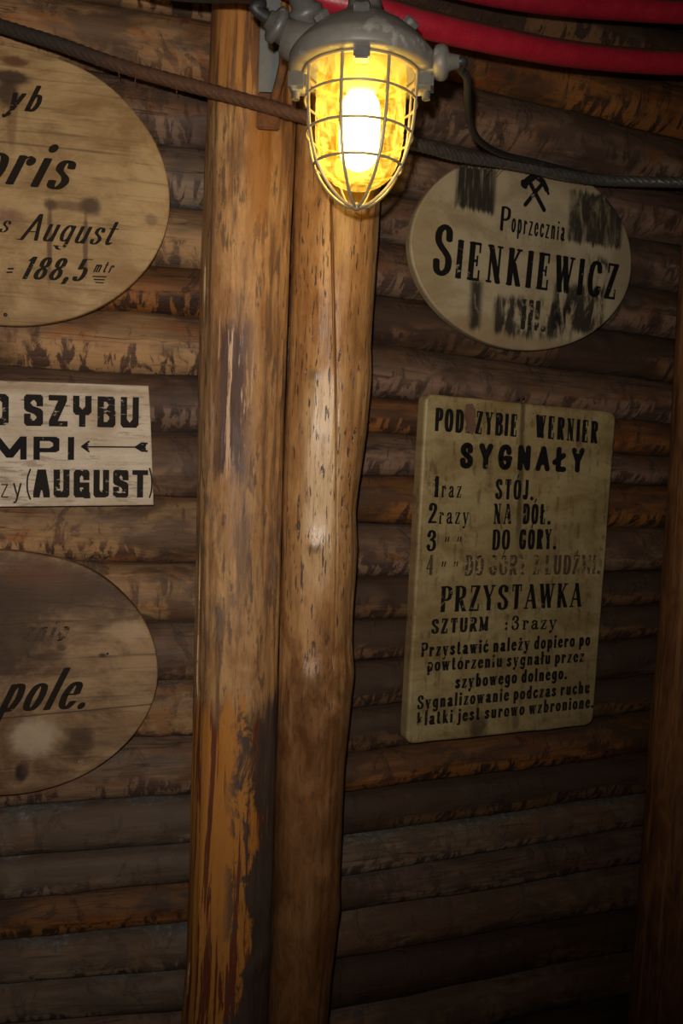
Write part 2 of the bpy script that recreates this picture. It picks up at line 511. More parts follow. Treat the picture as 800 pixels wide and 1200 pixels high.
def log_wall(name, W, bounds, pxa, pxb, u0, u1, mats, backing):
    """bounds: list of (y at pxa, y at pxb) of the seams between the logs"""
    bm = bmesh.new()
    lo, hi = backing
    boxm(bm, (lo, .10, -.4), (hi, .16, 3.05))
    root = obj(name, bm, M_EARTH, smooth=False, mw=W.mat(0, 0, 0)); tag(root, kind='structure')
    ua = W.uz(pxa, 600)[0]; ub = W.uz(pxb, 600)[0]
    for i, ((a0, b0), (a1, b1)) in enumerate(zip(bounds, bounds[1:])):
        za0, za1 = W.uz(pxa, a0)[1], W.uz(pxa, a1)[1]; zb0, zb1 = W.uz(pxb, b0)[1], W.uz(pxb, b1)[1]
        ca, cb = (za0 + za1) / 2, (zb0 + zb1) / 2; ra, rb = abs(za0 - za1) / 2, abs(zb0 - zb1) / 2
        f = lambda A, B, u: A + (B - A) * (u - ua) / (ub - ua)
        r0, r1 = max(.03, f(ra, rb, u0)), max(.03, f(ra, rb, u1))
        z0, z1 = f(ca, cb, u0), f(ca, cb, u1)
        depth = .5 * (r0 + r1) * .98 + .004
        L = math.hypot(u1 - u0, z1 - z0)
        ang = math.atan2(z1 - z0, u1 - u0)
        b = log_mesh(L, r0 * 1.03, r1 * 1.03, i + (0 if W is WL else 50), depth)
        off = random.uniform(-.008, .008)
        m = Matrix.Translation((u0, depth + off, z0)) @ Matrix.Rotation(-ang, 4, 'Y')
        obj('log', b, mats[i % len(mats)] if not isinstance(mats, dict) else mats.get(i, M_LOG_BROWN), root, mw=m)
    return root


yl = [-140, -65, 5, 85, 165, 237, 308, 365, 440, 507, 585, 665, 735, 802, 870, 944, 997, 1043, 1091, 1142, 1192, 1245, 1300, 1355]
bl = [(y, 670 + (y - 670) * 4400 / 4175 - (6 if y > 1100 else 0)) for y in yl]
W_, O_, B_, D_, G_, P_ = M_LOG_WARM, M_LOG_ORANGE, M_LOG_BROWN, M_LOG_DARK, M_LOG_GREY, M_LOG_PINK
ml = [W_, W_, W_, P_, G_, W_, O_, W_, P_, B_, W_, W_, B_, W_, B_, G_, G_, O_, G_, G_, B_, B_, B_]
log_wall('wall_left', WL, bl, 225, 0, -1.75, .03, ml, (-1.75, .02))
br = [(-150, -58), (-82, 8), (-5, 76), (68, 141), (142, 206), (219, 272), (277, 330), (342, 387), (403, 442), (466, 493), (508, 533), (558, 568),
      (617, 621), (679, 672), (730, 712), (777, 752), (830, 797), (883, 842), (929, 890), (981, 938), (1026, 975), (1068, 1018),
      (1126, 1071), (1182, 1121), (1240, 1172), (1300, 1225), (1365, 1280), (1430, 1335)]
mr = [D_, D_, O_, P_, P_, P_, P_, D_, P_, O_, P_, O_, B_, D_, D_, D_, D_, O_, D_, G_, P_, B_, D_, B_, D_, D_, D_]
log_wall('wall_right', WR, br, 460, 750, -.02, 2.2, mr, (.06, 2.2))

# ------------------------------------------------------------------ timber posts
def make_post(name, spans, Y, m, seed, knots=(), crack=None, z0=-.4, z1=3.05, flat=None, amp=.03):
    """spans: (y, left px, right px) outline readings; returns object with vertical axis Z, origin at its foot"""
    S = []
    for y, a, b in spans:
        pa, pb = at(a, y, Y), at(b, y, Y)
        S.append(((pa.z + pb.z) / 2, (pa.x + pb.x) / 2, (pb.x - pa.x) / 2 * (1 - .012)))
    S.sort()

    def interp(z, j):
        if z <= S[0][0]: a, b = S[0], S[1]
        elif z >= S[-1][0]: a, b = S[-2], S[-1]
        else:
            for a, b in zip(S, S[1:]):
                if a[0] <= z <= b[0]: break
        t = (z - a[0]) / (b[0] - a[0])
        if S[0][0] <= z <= S[-1][0]: t = t * t * (3 - 2 * t) * .5 + t * .5
        t = max(-1.2, min(2.0, t))
        return a[j] + (b[j] - a[j]) * t
    cx0 = interp(1.5, 1)
    ths = [2 * math.pi * k / 110 for k in range(110)]
    ck = []
    if crack:
        for y, px in crack:
            p = at(px, y, Y - .09); ck.append((p.z, p.x))
        ck.sort()
        base = [math.radians(v) for v in (-9, -7, -5, -4, -3, -2.2, -1.6, -1, -.5, 0, .5, 1, 1.6, 2.2, 3, 4, 5, 7, 9)]
    bm = bmesh.new(); rings = []
    nz_ = 370
    for i in range(nz_ + 1):
        z = z0 + (z1 - z0) * i / nz_
        cx, r = interp(z, 1), interp(z, 2)
        cth = None; depth = 0
        if crack:
            zz = min(max(z, ck[0][0]), ck[-1][0])
            for a, b in zip(ck, ck[1:]):
                if a[0] <= zz <= b[0]: break
            xk = a[1] + (b[1] - a[1]) * (zz - a[0]) / (b[0] - a[0]) + .0015 * noise.noise(Vector((z * 14, 3, 3)))
            cth = math.asin(max(-.9, min(.9, (xk - cx) / r)))
            fade = min(1, max(0, (z - ck[0][0] + .06) / .12)) * min(1, max(0, (ck[-1][0] + .04 - z) / .08))
            depth = .022 * fade
            # place the fine columns about the crack, the rest evenly between
            th_list = [cth + b_ for b_ in base]
            span = 2 * math.pi - (base[-1] - base[0])
            th_list += [cth + base[-1] + span * (k + 1) / 92 for k in range(91)]
        else:
            th_list = ths
        ring = []
        for th in th_list:
            q = Vector((math.sin(th) * 1.3, math.cos(th) * 1.3 + seed * 9, z * 2.2))
            rr = r * (1 + amp * noise.noise(q) + amp * .4 * noise.noise(Vector((q.x * 4, q.y * 4, z * 3))))
            rr += .0022 * noise.noise(Vector((math.sin(th) * 9, math.cos(th) * 9 + seed, z * 4)))
            if flat:
                for (tha, thb, k) in flat:
                    tw = (th + math.pi) % (2 * math.pi) - math.pi
                    if tha < tw < thb: rr *= 1 - k * math.sin(math.pi * (tw - tha) / (thb - tha)) ** .6
            px_ = cx + math.sin(th) * rr
            for (kx, kz, kw, kh) in knots:
                if math.cos(th) < -.15: continue
                e = ((px_ - kx) / kw) ** 2 + ((z - kz) / (kw * 1.35)) ** 2
                if e < 6: rr += kh * math.exp(-e)
            if crack:
                d = abs(th - cth) if abs(th - cth) < math.pi else 2 * math.pi - abs(th - cth)
                rr -= depth * max(0, 1 - d / math.radians(2.0))
            ring.append(bm.verts.new((cx - cx0 + math.sin(th) * rr, -math.cos(th) * rr, z - z0)))
        rings.append(ring)
    n_ = len(rings[0])
    for a, b in zip(rings, rings[1:]):
        for k in range(n_):
            bm.faces.new((a[k], a[(k + 1) % n_], b[(k + 1) % n_], b[k]))
    bm.faces.new(rings[0][::-1]); bm.faces.new(rings[-1])
    o = obj(name, bm, m)
    o.location = (cx0, Y, z0)
    return o, cx0


YP = 1.93
spL = [(-60, 249, 351), (0, 247, 350), (150, 241, 347), (300, 236, 340), (450, 233, 335), (600, 230, 330), (800, 227, 326), (1000, 223, 321), (1120, 218, 318), (1200, 211, 316)]
spR = [(-60, 355, 462), (0, 353, 458), (150, 347, 450), (250, 343, 445), (400, 338, 435), (440, 336, 435), (500, 333, 430), (600, 330, 418), (640, 330, 419),
       (720, 327, 413), (800, 325, 413), (900, 322, 405), (1000, 320, 400), (1090, 317, 395), (1150, 314, 388), (1200, 312, 384)]
POST_R_X = sum((at(a, y, YP).x + at(b, y, YP).x) / 2 for y, a, b in spR[5:9]) / 4
kn = [(370, 440, .022, .006), (368, 642, .020, .007), (362, 800, .035, .010), (413, 800, .03, .004), (396, 1090, .03, .005)]
knR = [(at(px, y, YP - .09).x, at(px, y, YP - .09).z, a, b) for px, y, a, b in kn]
crackR = [(215, 387), (330, 390), (430, 393), (500, 394), (560, 394), (640, 394), (700, 393), (760, 391)]
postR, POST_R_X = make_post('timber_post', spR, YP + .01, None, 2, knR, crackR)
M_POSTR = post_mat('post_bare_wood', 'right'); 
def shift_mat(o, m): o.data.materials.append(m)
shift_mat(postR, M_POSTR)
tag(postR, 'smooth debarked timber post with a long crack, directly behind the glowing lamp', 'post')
knL = [(at(300, 820, YP - .09).x, at(300, 820, YP - .09).z, .03, .006), (at(300, 1130, YP - .09).x, at(300, 1130, YP - .09).z, .03, .01)]
postL, _ = make_post('timber_post', spL, YP - .01, None, 5, knL, None, flat=[(-1.5, -.72, .05), (.5, 1.2, .03)], amp=.035)
shift_mat(postL, post_mat('post_torn_bark', 'left'))
tag(postL, 'rough timber post with torn bark strips, left of the pair, carrying the grey bracket', 'post')
# pale sliver of split wood running down its left edge
sl = [(241, 300), (241, 345), (243, 400), (241, 470), (238, 560), (235, 640), (233, 720), (231, 800), (235, 850), (232, 930), (230, 1000), (227, 1060), (225, 1110), (220, 1150), (222, 1200)]
bm = bmesh.new(); P = catmull([at(x, y, YP - .052) for x, y in sl], 8)
nP = len(P); tube(bm, P, [max(.0018, .0065 * (1 - i / (nP * .42))) * min(1, .3 + i / 10) for i in range(nP)], 8)
s_ = obj('split_sliver', bm, M_SLIVER, postL); s_.matrix_parent_inverse = Matrix.Translation(-postL.location)
s_['label'] = 'pale split wood edge'
spF = [(-60, 822, 925), (0, 819, 922), (300, 800, 900), (600, 783, 884), (900, 762, 866), (1200, 738, 846)]
postF, _ = make_post('timber_post', spF, 2.49, None, 9, [], None, amp=.03)
shift_mat(postF, post_mat('post_dim', 'far'))
tag(postF, 'dim reddish timber post standing at the right edge, beyond the two signs', 'post')

# ------------------------------------------------------------------ lettering: a stroke alphabet drawn with a broad pen
# glyph: (width, [strokes]); stroke = (kind, pts): 'L' thick line, 'l' thin line, 'C' thick curve, 'c' thin curve, 's' serif only, 'd' dot
def ser(*xs): return [('s', [(x - 1.1, y), (x + 1.1, y)]) for x, y in xs]


G = {}
G['A'] = (7, [('l', [(.2, 0), (3.4, 10)]), ('L', [(3.5, 10), (6.6, 0)]), ('l', [(1.2, 3.2), (5.6, 3.2)])] + ser((.3, 0), (6.6, 0)))
G['B'] = (6, [('L', [(1, 0), (1, 10)]), ('C', [(1, 10), (3.6, 10), (5.2, 9), (5.2, 6.5), (3.6, 5.3), (1, 5.3)]), ('C', [(1, 5.3), (4, 5.2), (5.8, 4), (5.8, 1.4), (4, 0), (1, 0)])] + ser((.8, 0), (.8, 10)))
G['C'] = (6, [('C', [(5.6, 7.2), (5.2, 9.2), (3.3, 10), (1.2, 8.8), (.3, 5), (1.2, 1.2), (3.3, 0), (5.2, .7), (5.8, 2.6)])])
G['D'] = (6.4, [('L', [(1, 0), (1, 10)]), ('C', [(1, 10), (3.6, 10), (5.6, 8.4), (6.1, 5), (5.6, 1.6), (3.6, 0), (1, 0)])] + ser((.8, 0), (.8, 10)))
G['E'] = (5.6, [('L', [(1, 0), (1, 10)]), ('l', [(1, 10), (5.2, 10)]), ('l', [(1, 5.2), (4, 5.2)]), ('l', [(1, 0), (5.4, 0)]), ('s', [(5.2, 10), (5.2, 7.8)]), ('s', [(5.4, 0), (5.4, 2.4)]), ('s', [(4, 4), (4, 6.4)])] + ser((.8, 0), (.8, 10)))
G['G'] = (6.4, [('C', [(5.6, 7.4), (5.1, 9.2), (3.3, 10), (1.2, 8.8), (.3, 5), (1.2, 1.2), (3.3, 0), (5.0, .6), (5.7, 2.2), (5.8, 4.4)]), ('l', [(3.6, 4.4), (6.3, 4.4)])])
G['I'] = (1.6, [('L', [(.8, 0), (.8, 10)])] + ser((.8, 0), (.8, 10)))
G['J'] = (4.4, [('C', [(3.4, 10), (3.4, 6), (3.4, 2.4), (2.4, .2), (.9, .4), (.5, 2)])] + ser((3.2, 10)))
G['K'] = (6.4, [('L', [(1, 0), (1, 10)]), ('l', [(1.1, 4.2), (5.4, 10)]), ('L', [(2.6, 6), (5.9, 0)])] + ser((.8, 0), (.8, 10), (5.4, 10), (5.9, 0)))
G['L'] = (5.2, [('L', [(1, 0), (1, 10)]), ('l', [(1, 0), (5, 0)]), ('s', [(5, 0), (5, 2.6)])] + ser((.8, 0), (.8, 10)))
G['Ł'] = (5.2, G['L'][1] + [('l', [(-1.5, 3.4), (4.4, 7.0)])])
G['M'] = (8.6, [('l', [(.8, 0), (.8, 10)]), ('L', [(.8, 10), (4.2, .6)]), ('l', [(4.2, .6), (7.6, 10)]), ('L', [(7.6, 10), (7.6, 0)])] + ser((.8, 0), (.6, 10), (7.6, 0), (7.8, 10)))
G['N'] = (6.8, [('l', [(.9, 0), (.9, 10)]), ('L', [(.9, 10), (5.9, 0)]), ('l', [(5.9, 0), (5.9, 10)])] + ser((.9, 0), (.6, 10), (5.9, 10)))
G['O'] = (6.4, [('C', [(3.2, 10), (1.2, 9), (.3, 5), (1.2, 1), (3.2, 0), (5.2, 1), (6.1, 5), (5.2, 9), (3.2, 10)])])
G['P'] = (5.8, [('L', [(1, 0), (1, 10)]), ('C', [(1, 10), (3.6, 10), (5.4, 9), (5.4, 6), (3.6, 4.7), (1, 4.7)])] + ser((.8, 0), (.8, 10)))
G['R'] = (6.2, [('L', [(1, 0), (1, 10)]), ('C', [(1, 10), (3.4, 10), (5.2, 9.1), (5.2, 6.4), (3.4, 5.2), (1, 5.2)]), ('L', [(3, 5.2), (5.6, 0)])] + ser((.8, 0), (.8, 10), (5.8, 0)))
G['S'] = (5.8, [('C', [(5.0, 7.4), (4.7, 9.3), (2.9, 10), (1, 9), (.8, 7), (2.2, 5.6), (3.8, 4.6), (5.2, 3.2), (5, 1), (3, 0), (1, .6), (.5, 2.6)])])
G['T'] = (6.2, [('L', [(3.1, 0), (3.1, 10)]), ('l', [(.2, 10), (6, 10)]), ('s', [(.2, 10), (.2, 7.6)]), ('s', [(6, 10), (6, 7.6)])] + ser((3.1, 0)))
G['U'] = (6.4, [('C', [(.8, 10), (.8, 6), (.8, 2.6), (2, .2), (3.2, 0), (4.6, .3), (5.7, 2.6), (5.7, 6), (5.7, 10)])] + ser((.8, 10), (5.7, 10)))
G['W'] = (9.4, [('L', [(.4, 10), (2.7, 0)]), ('l', [(2.7, 0), (4.6, 10)]), ('L', [(4.6, 10), (6.8, 0)]), ('l', [(6.8, 0), (9, 10)])] + ser((.4, 10), (4.6, 10), (9, 10)))
G['Y'] = (6.6, [('L', [(.4, 10), (3.3, 4.4)]), ('l', [(3.3, 4.4), (6.1, 10)]), ('L', [(3.3, 4.6), (3.3, 0)])] + ser((.5, 10), (6.1, 10), (3.3, 0)))
G['y_round'] = (6.4, [('C', [(.8, 10), (.8, 7.2), (1.6, 5.2), (3.2, 4.7), (4.8, 5.2), (5.6, 7.2), (5.6, 10)]), ('L', [(3.2, 4.7), (3.2, 0)])])
G['Z'] = (5.8, [('l', [(.5, 10), (5.3, 10)]), ('L', [(5.2, 10), (.5, 0)]), ('l', [(.5, 0), (5.5, 0)]), ('s', [(.5, 10), (.5, 7.8)]), ('s', [(5.5, 0), (5.5, 2.4)])])
ACC = lambda x, y: [('l', [(x - .5, y), (x + .8, y + 1.8)])]
G['Ó'] = (6.4, G['O'][1] + ACC(3.2, 11)); G['Ź'] = (5.8, G['Z'][1] + ACC(3, 11))
X = 6.4
G['a'] = (5, [('C', [(1, 4.8), (1.4, 6), (2.5, X), (3.6, 5.8), (3.8, 4.6), (3.8, 1.2), (4.3, 0), (5, .5)]), ('C', [(3.8, 3.8), (2.2, 3.5), (.8, 2.4), (.8, .9), (1.8, 0), (3, .5), (3.8, 1.6)])])
G['b'] = (5, [('L', [(.9, 0), (.9, 10)]), ('C', [(.9, 5), (2, X), (3.6, 6), (4.5, 3.3), (3.7, .6), (2.2, 0), (.9, 1.2)]), ('s', [(0, 10), (.9, 10)])])
G['c'] = (4.4, [('C', [(4, 4.8), (3.4, 6.1), (2.4, X), (1, 5.4), (.4, 3.2), (1, 1), (2.4, 0), (3.6, .5), (4.2, 1.7)])])
G['ć'] = (4.4, G['c'][1] + ACC(2.4, 7.6))
G['d'] = (5, [('L', [(4.2, 0), (4.2, 10)]), ('C', [(4.2, 5), (3, X), (1.4, 6), (.5, 3.2), (1.3, .6), (2.7, 0), (4.2, 1.3)]), ('s', [(3.2, 10), (4.2, 10)]), ('s', [(4.2, 0), (5.2, 0)])])
G['e'] = (4.6, [('c', [(.6, 3.5), (4.2, 3.5)]), ('C', [(4.2, 3.6), (3.8, 5.6), (2.4, X), (1, 5.4), (.4, 3.2), (1, 1), (2.5, 0), (3.7, .6), (4.3, 1.7)])])
G['g'] = (5, [('C', [(4.2, 5), (3, X), (1.4, 6), (.5, 3.4), (1.3, .9), (2.7, .4), (4.2, 1.6)]), ('C', [(4.2, X), (4.2, 2), (4.1, -1.4), (2.8, -2.8), (1.2, -2.6), (.6, -1.6)])])
G['h'] = (5.2, [('L', [(.9, 0), (.9, 10)]), ('C', [(.9, 4.6), (2, 6), (3.2, X), (4.2, 5.4), (4.3, 3), (4.3, 0)])] + ser((.9, 0), (4.3, 0)))
G['i'] = (1.8, [('L', [(.9, 0), (.9, X)]), ('d', [(.9, 8.8)])] + ser((.9, 0)) + [('s', [(-.1, X), (.9, X)])])
G['j'] = (2.2, [('C', [(1.4, X), (1.4, 2), (1.3, -1.4), (.4, -2.6), (-.6, -2.2)]), ('d', [(1.4, 8.8)])])
G['k'] = (5.2, [('L', [(.9, 0), (.9, 10)]), ('l', [(1, 2.8), (4.2, X)]), ('L', [(2.2, 4), (4.6, 0)])] + ser((.9, 0), (4.6, 0)) + [('s', [(0, 10), (.9, 10)])])
G['l'] = (1.8, [('L', [(.9, 0), (.9, 10)])] + ser((.9, 0)) + [('s', [(-.1, 10), (.9, 10)])])
G['ł'] = (1.8, G['l'][1] + [('l', [(-1.5, 3.9), (3.4, 7.0)])])
G['m'] = (8, [('L', [(.9, 0), (.9, X)]), ('C', [(.9, 4.6), (1.9, 6), (2.9, X), (3.8, 5.4), (3.9, 3), (3.9, 0)]), ('C', [(3.9, 4.6), (5, 6), (6, X), (6.9, 5.4), (7, 3), (7, 0)])] + ser((.9, 0), (3.9, 0), (7, 0)))
G['n'] = (5.2, [('L', [(.9, 0), (.9, X)]), ('C', [(.9, 4.6), (2, 6), (3.2, X), (4.2, 5.4), (4.3, 3), (4.3, 0)])] + ser((.9, 0), (4.3, 0)) + [('s', [(-.1, X), (.9, X)])])
G['o'] = (4.8, [('C', [(2.4, X), (1, 5.6), (.4, 3.2), (1, .8), (2.4, 0), (3.8, .8), (4.4, 3.2), (3.8, 5.6), (2.4, X)])])
G['ó'] = (4.8, G['o'][1] + ACC(2.4, 7.6))
G['p'] = (5, [('L', [(.9, -2.9), (.9, X)]), ('C', [(.9, 5), (2, X), (3.6, 6), (4.5, 3.3), (3.7, .6), (2.2, 0), (.9, 1.2)])] + ser((.9, -2.9)) + [('s', [(-.1, X), (.9, X)])])
G['r'] = (4, [('L', [(.9, 0), (.9, X)]), ('c', [(.9, 4.4), (1.9, 6), (3, X), (3.5, 6)]), ('d', [(3.4, 5.4)])] + ser((.9, 0)) + [('s', [(-.1, X), (.9, X)])])
G['s'] = (4.2, [('C', [(3.6, 4.8), (3.2, 6), (2, X), (.9, 5.7), (.9, 4.3), (2, 3.5), (3.2, 2.7), (3.7, 1.5), (2.8, .2), (1.6, 0), (.7, .5), (.5, 1.7)])])
G['t'] = (3.4, [('C', [(1.3, 9), (1.3, 5), (1.3, 1.4), (2, .1), (3.2, .8)]), ('l', [(0, X), (3, X)])])
G['u'] = (5.2, [('C', [(.9, X), (.9, 3), (1, .9), (2, 0), (3.3, .5), (4.3, 2)]), ('L', [(4.3, X), (4.3, 0)]), ('s', [(-.1, X), (.9, X)]), ('s', [(4.3, 0), (5.2, 0)])])
G['w'] = (7.4, [('L', [(.4, X), (2.1, 0)]), ('l', [(2.1, 0), (3.7, X)]), ('L', [(3.7, X), (5.4, 0)]), ('l', [(5.4, 0), (7, X)])] + ser((.5, X), (7, X)))
G['y'] = (5.2, [('L', [(.6, X), (2.7, 0)]), ('l', [(4.7, X), (2.7, 0), (1.8, -2.4), (.7, -2.8)]), ('d', [(.8, -2.4)])] + ser((.7, X), (4.6, X)))
G['z'] = (4.4, [('l', [(.5, X), (4, X)]), ('L', [(3.9, X), (.5, 0)]), ('l', [(.5, 0), (4.2, 0)]), ('s', [(.5, X), (.5, 4.9)]), ('s', [(4.2, 0), (4.2, 1.6)])])
G['ż'] = (4.4, G['z'][1] + [('d', [(2.3, 8.6)])])
G['.'] = (1.4, [('d', [(.7, .5)])]); G[','] = (1.4, [('d', [(.8, .5)]), ('l', [(.9, .4), (.4, -1.6)])])
G[':'] = (1.4, [('d', [(.7, .6)]), ('d', [(.7, 4.6)])])
G['"'] = (2.6, [('l', [(.8, 6.6), (.4, 4.4)]), ('l', [(2.2, 6.6), (1.8, 4.4)])])
G['='] = (4.4, [('l', [(.3, 3), (4, 3)]), ('l', [(.5, 5), (4.2, 5)])])
G['('] = (2.2, [('c', [(2, 11), (.7, 8), (.4, 5), (.7, 2), (2, -1)])])
G[')'] = (2.2, [('c', [(.2, 11), (1.5, 8), (1.8, 5), (1.5, 2), (.2, -1)])])
G['1'] = (3, [('L', [(1.7, 0), (1.7, 10)]), ('l', [(1.6, 10), (.3, 8.2)])] + ser((1.7, 0)))
G['2'] = (5, [('C', [(.7, 7.4), (1.2, 9.4), (2.6, 10), (4.2, 9), (4.3, 6.8), (3, 4.4), (1.4, 2), (.5, .3)]), ('L', [(.5, .4), (4.6, .4)]), ('d', [(.9, 7.4)])])
G['3'] = (5, [('C', [(.7, 8), (1.4, 9.6), (2.6, 10), (4, 9.2), (4.1, 7), (2.3, 5.4)]), ('C', [(2.3, 5.4), (4, 4.8), (4.6, 2.6), (3.8, .6), (2.2, 0), (1, .5), (.5, 2)]), ('d', [(.8, 7.8)]), ('d', [(.7, 2)])])
G['4'] = (5, [('L', [(3.6, 0), (3.6, 10)]), ('l', [(3.6, 10), (.4, 3), (4.8, 3)])])
G['5'] = (5, [('l', [(1.2, 10), (4.4, 10)]), ('l', [(1.2, 10), (.9, 5.6)]), ('C', [(.9, 5.4), (2.4, 6.2), (4, 5.4), (4.5, 3.2), (3.8, .9), (2.2, 0), (.9, .5), (.5, 1.8)])])
G['8'] = (5, [('C', [(2.5, 5.3), (1, 6.3), (.9, 8.6), (2.5, 10), (4.1, 8.6), (4, 6.3), (2.5, 5.3), (.8, 4), (.5, 1.6), (2.5, 0), (4.5, 1.6), (4.2, 4), (2.5, 5.3)])])
# squarish plain letters for the white board
SQ = {}
SQ['O'] = (6, [('L', [(1.6, 0), (0.6, 1.2), (.6, 8.8), (1.6, 10), (4.4, 10), (5.4, 8.8), (5.4, 1.2), (4.4, 0), (1.6, 0)])])
SQ['U'] = (6, [('L', [(.6, 10), (.6, 1.2), (1.6, 0), (4.4, 0), (5.4, 1.2), (5.4, 10)])])
SQ['S'] = (6, [('L', [(5.4, 7.6), (5.4, 9), (4.6, 10), (1.5, 10), (.6, 9), (.6, 6.6), (1.5, 5.6), (4.5, 4.6), (5.4, 3.6), (5.4, 1), (4.5, 0), (1.5, 0), (.6, 1), (.6, 2.6)])])
SQ['Z'] = (6, [('L', [(.6, 10), (5.2, 10), (.7, 0), (5.5, 0)])])
SQ['Y'] = (6, [('L', [(.6, 10), (.6, 5.8), (1.8, 4.6), (4.2, 4.6), (5.4, 5.8), (5.4, 10)]), ('L', [(3, 4.6), (3, 0)])])
SQ['B'] = (6, [('L', [(.8, 0), (.8, 10), (4.4, 10), (5.2, 9), (5.2, 6.4), (4.4, 5.3), (.8, 5.3)]), ('L', [(4.4, 5.3), (5.5, 4.2), (5.5, 1.1), (4.6, 0), (.8, 0)])])
SQ['M'] = (8, [('L', [(.6, 0), (.6, 10), (4, 1), (7.4, 10), (7.4, 0)])])
SQ['P'] = (6, [('L', [(.6, 0), (.6, 10), (4.6, 10), (5.5, 9), (5.5, 5), (4.6, 4), (.6, 4)])])
SQ['I'] = (1.2, [('L', [(.6, 0), (.6, 10)])])
SQ['A'] = (6, [('L', [(.5, 0), (2.6, 10), (3.6, 10), (5.6, 0)]), ('L', [(1.2, 3.2), (5, 3.2)])])
SQ['G'] = (6, [('L', [(5.4, 7.6), (5.4, 9), (4.4, 10), (1.6, 10), (.6, 8.8), (.6, 1.2), (1.6, 0), (4.2, 0), (5.4, 1.2), (5.4, 4.4), (3.4, 4.4)]), ('L', [(4.6, 1.4), (5.9, -.4)])])
SQ['T'] = (6, [('L', [(3, 0), (3, 10)]), ('L', [(.5, 10), (5.5, 10)])])


for k_, (w_, st_) in list(SQ.items()):
    if k_ != 'I': SQ[k_] = (w_ - 1.1, [(a_, [(x_ - .55, y_) for x_, y_ in p_]) for a_, p_ in st_])


def convex(pts):
    pts = sorted(set((round(p[0], 7), round(p[1], 7)) for p in pts))
    if len(pts) < 3: return pts
    def half(ps):
        h = []
        for p in ps:
            while len(h) > 1 and (h[-1][0] - h[-2][0]) * (p[1] - h[-2][1]) - (h[-1][1] - h[-2][1]) * (p[0] - h[-2][0]) <= 0: h.pop()
            h.append(p)
        return h
    a, b = half(pts), half(pts[::-1])
    return a[:-1] + b[:-1]


def pen_poly(hx, hy, square=False, n=12):
    if square: return [(-hx, -hy), (hx, -hy), (hx, hy), (-hx, hy)]
    return [(hx * math.cos(2 * math.pi * k / n), hy * math.sin(2 * math.pi * k / n)) for k in range(n)]


def text_polys(txt, W, H, pen=(.09, .03), thin=.022, serif=True, slant=0.0, gap=.10, font=None, space=.35, square=False, dot=None, jitter=.0):
    """lay txt over width W at cap height H; returns convex polygons in (x, y)"""
    hx, hy = pen[0] * H, pen[1] * H; th = thin * H
    gl = []
    for ch in txt:
        gl.append(None if ch == ' ' else (font or G).get(ch, G.get(ch)))
    fixed = 0; wsum = 0
    for g in gl:
        if g is None: fixed += space * H
        else: fixed += 2 * hx + gap * H; wsum += g[0]
    fixed -= gap * H
    xs = max(.004 * H, (W - fixed) / max(wsum, 1e-6))
    polys = []; x = 0
    ysc = (H - 2 * hy) / 10
    for g in gl:
        if g is None: x += space * H; continue
        jy = random.uniform(-jitter, jitter) * H
        tr = lambda p: (x + hx + p[0] * xs, hy + p[1] * ysc + jy)
        for kind, pts in g[1]:
            if kind == 's' and not serif: continue
            P2 = [tr(p) for p in pts]
            if kind in 'Cc':
                P2 = [(v.x, v.y) for v in catmull([Vector((p[0], p[1], 0)) for p in P2], 7)]
            if kind == 'd':
                r = (dot or pen[0] * 1.15) * H
                polys.append([(P2[0][0] + a, P2[0][1] + b) for a, b in pen_poly(r, r)]); continue
            if kind in 'LC' or not serif and kind in 'l': pp = pen_poly(hx, hy, square and kind == 'L')
            elif kind == 's': pp = pen_poly(th * .8, th * .8, True)
            else: pp = pen_poly(th, th)
            for a, b in zip(P2, P2[1:]):
                polys.append(convex([(a[0] + q[0], a[1] + q[1]) for q in pp] + [(b[0] + q[0], b[1] + q[1]) for q in pp]))
        x += g[0] * xs + 2 * hx + gap * H
    return [[(px + slant * py, py) for px, py in p] for p in polys if len(p) > 2]


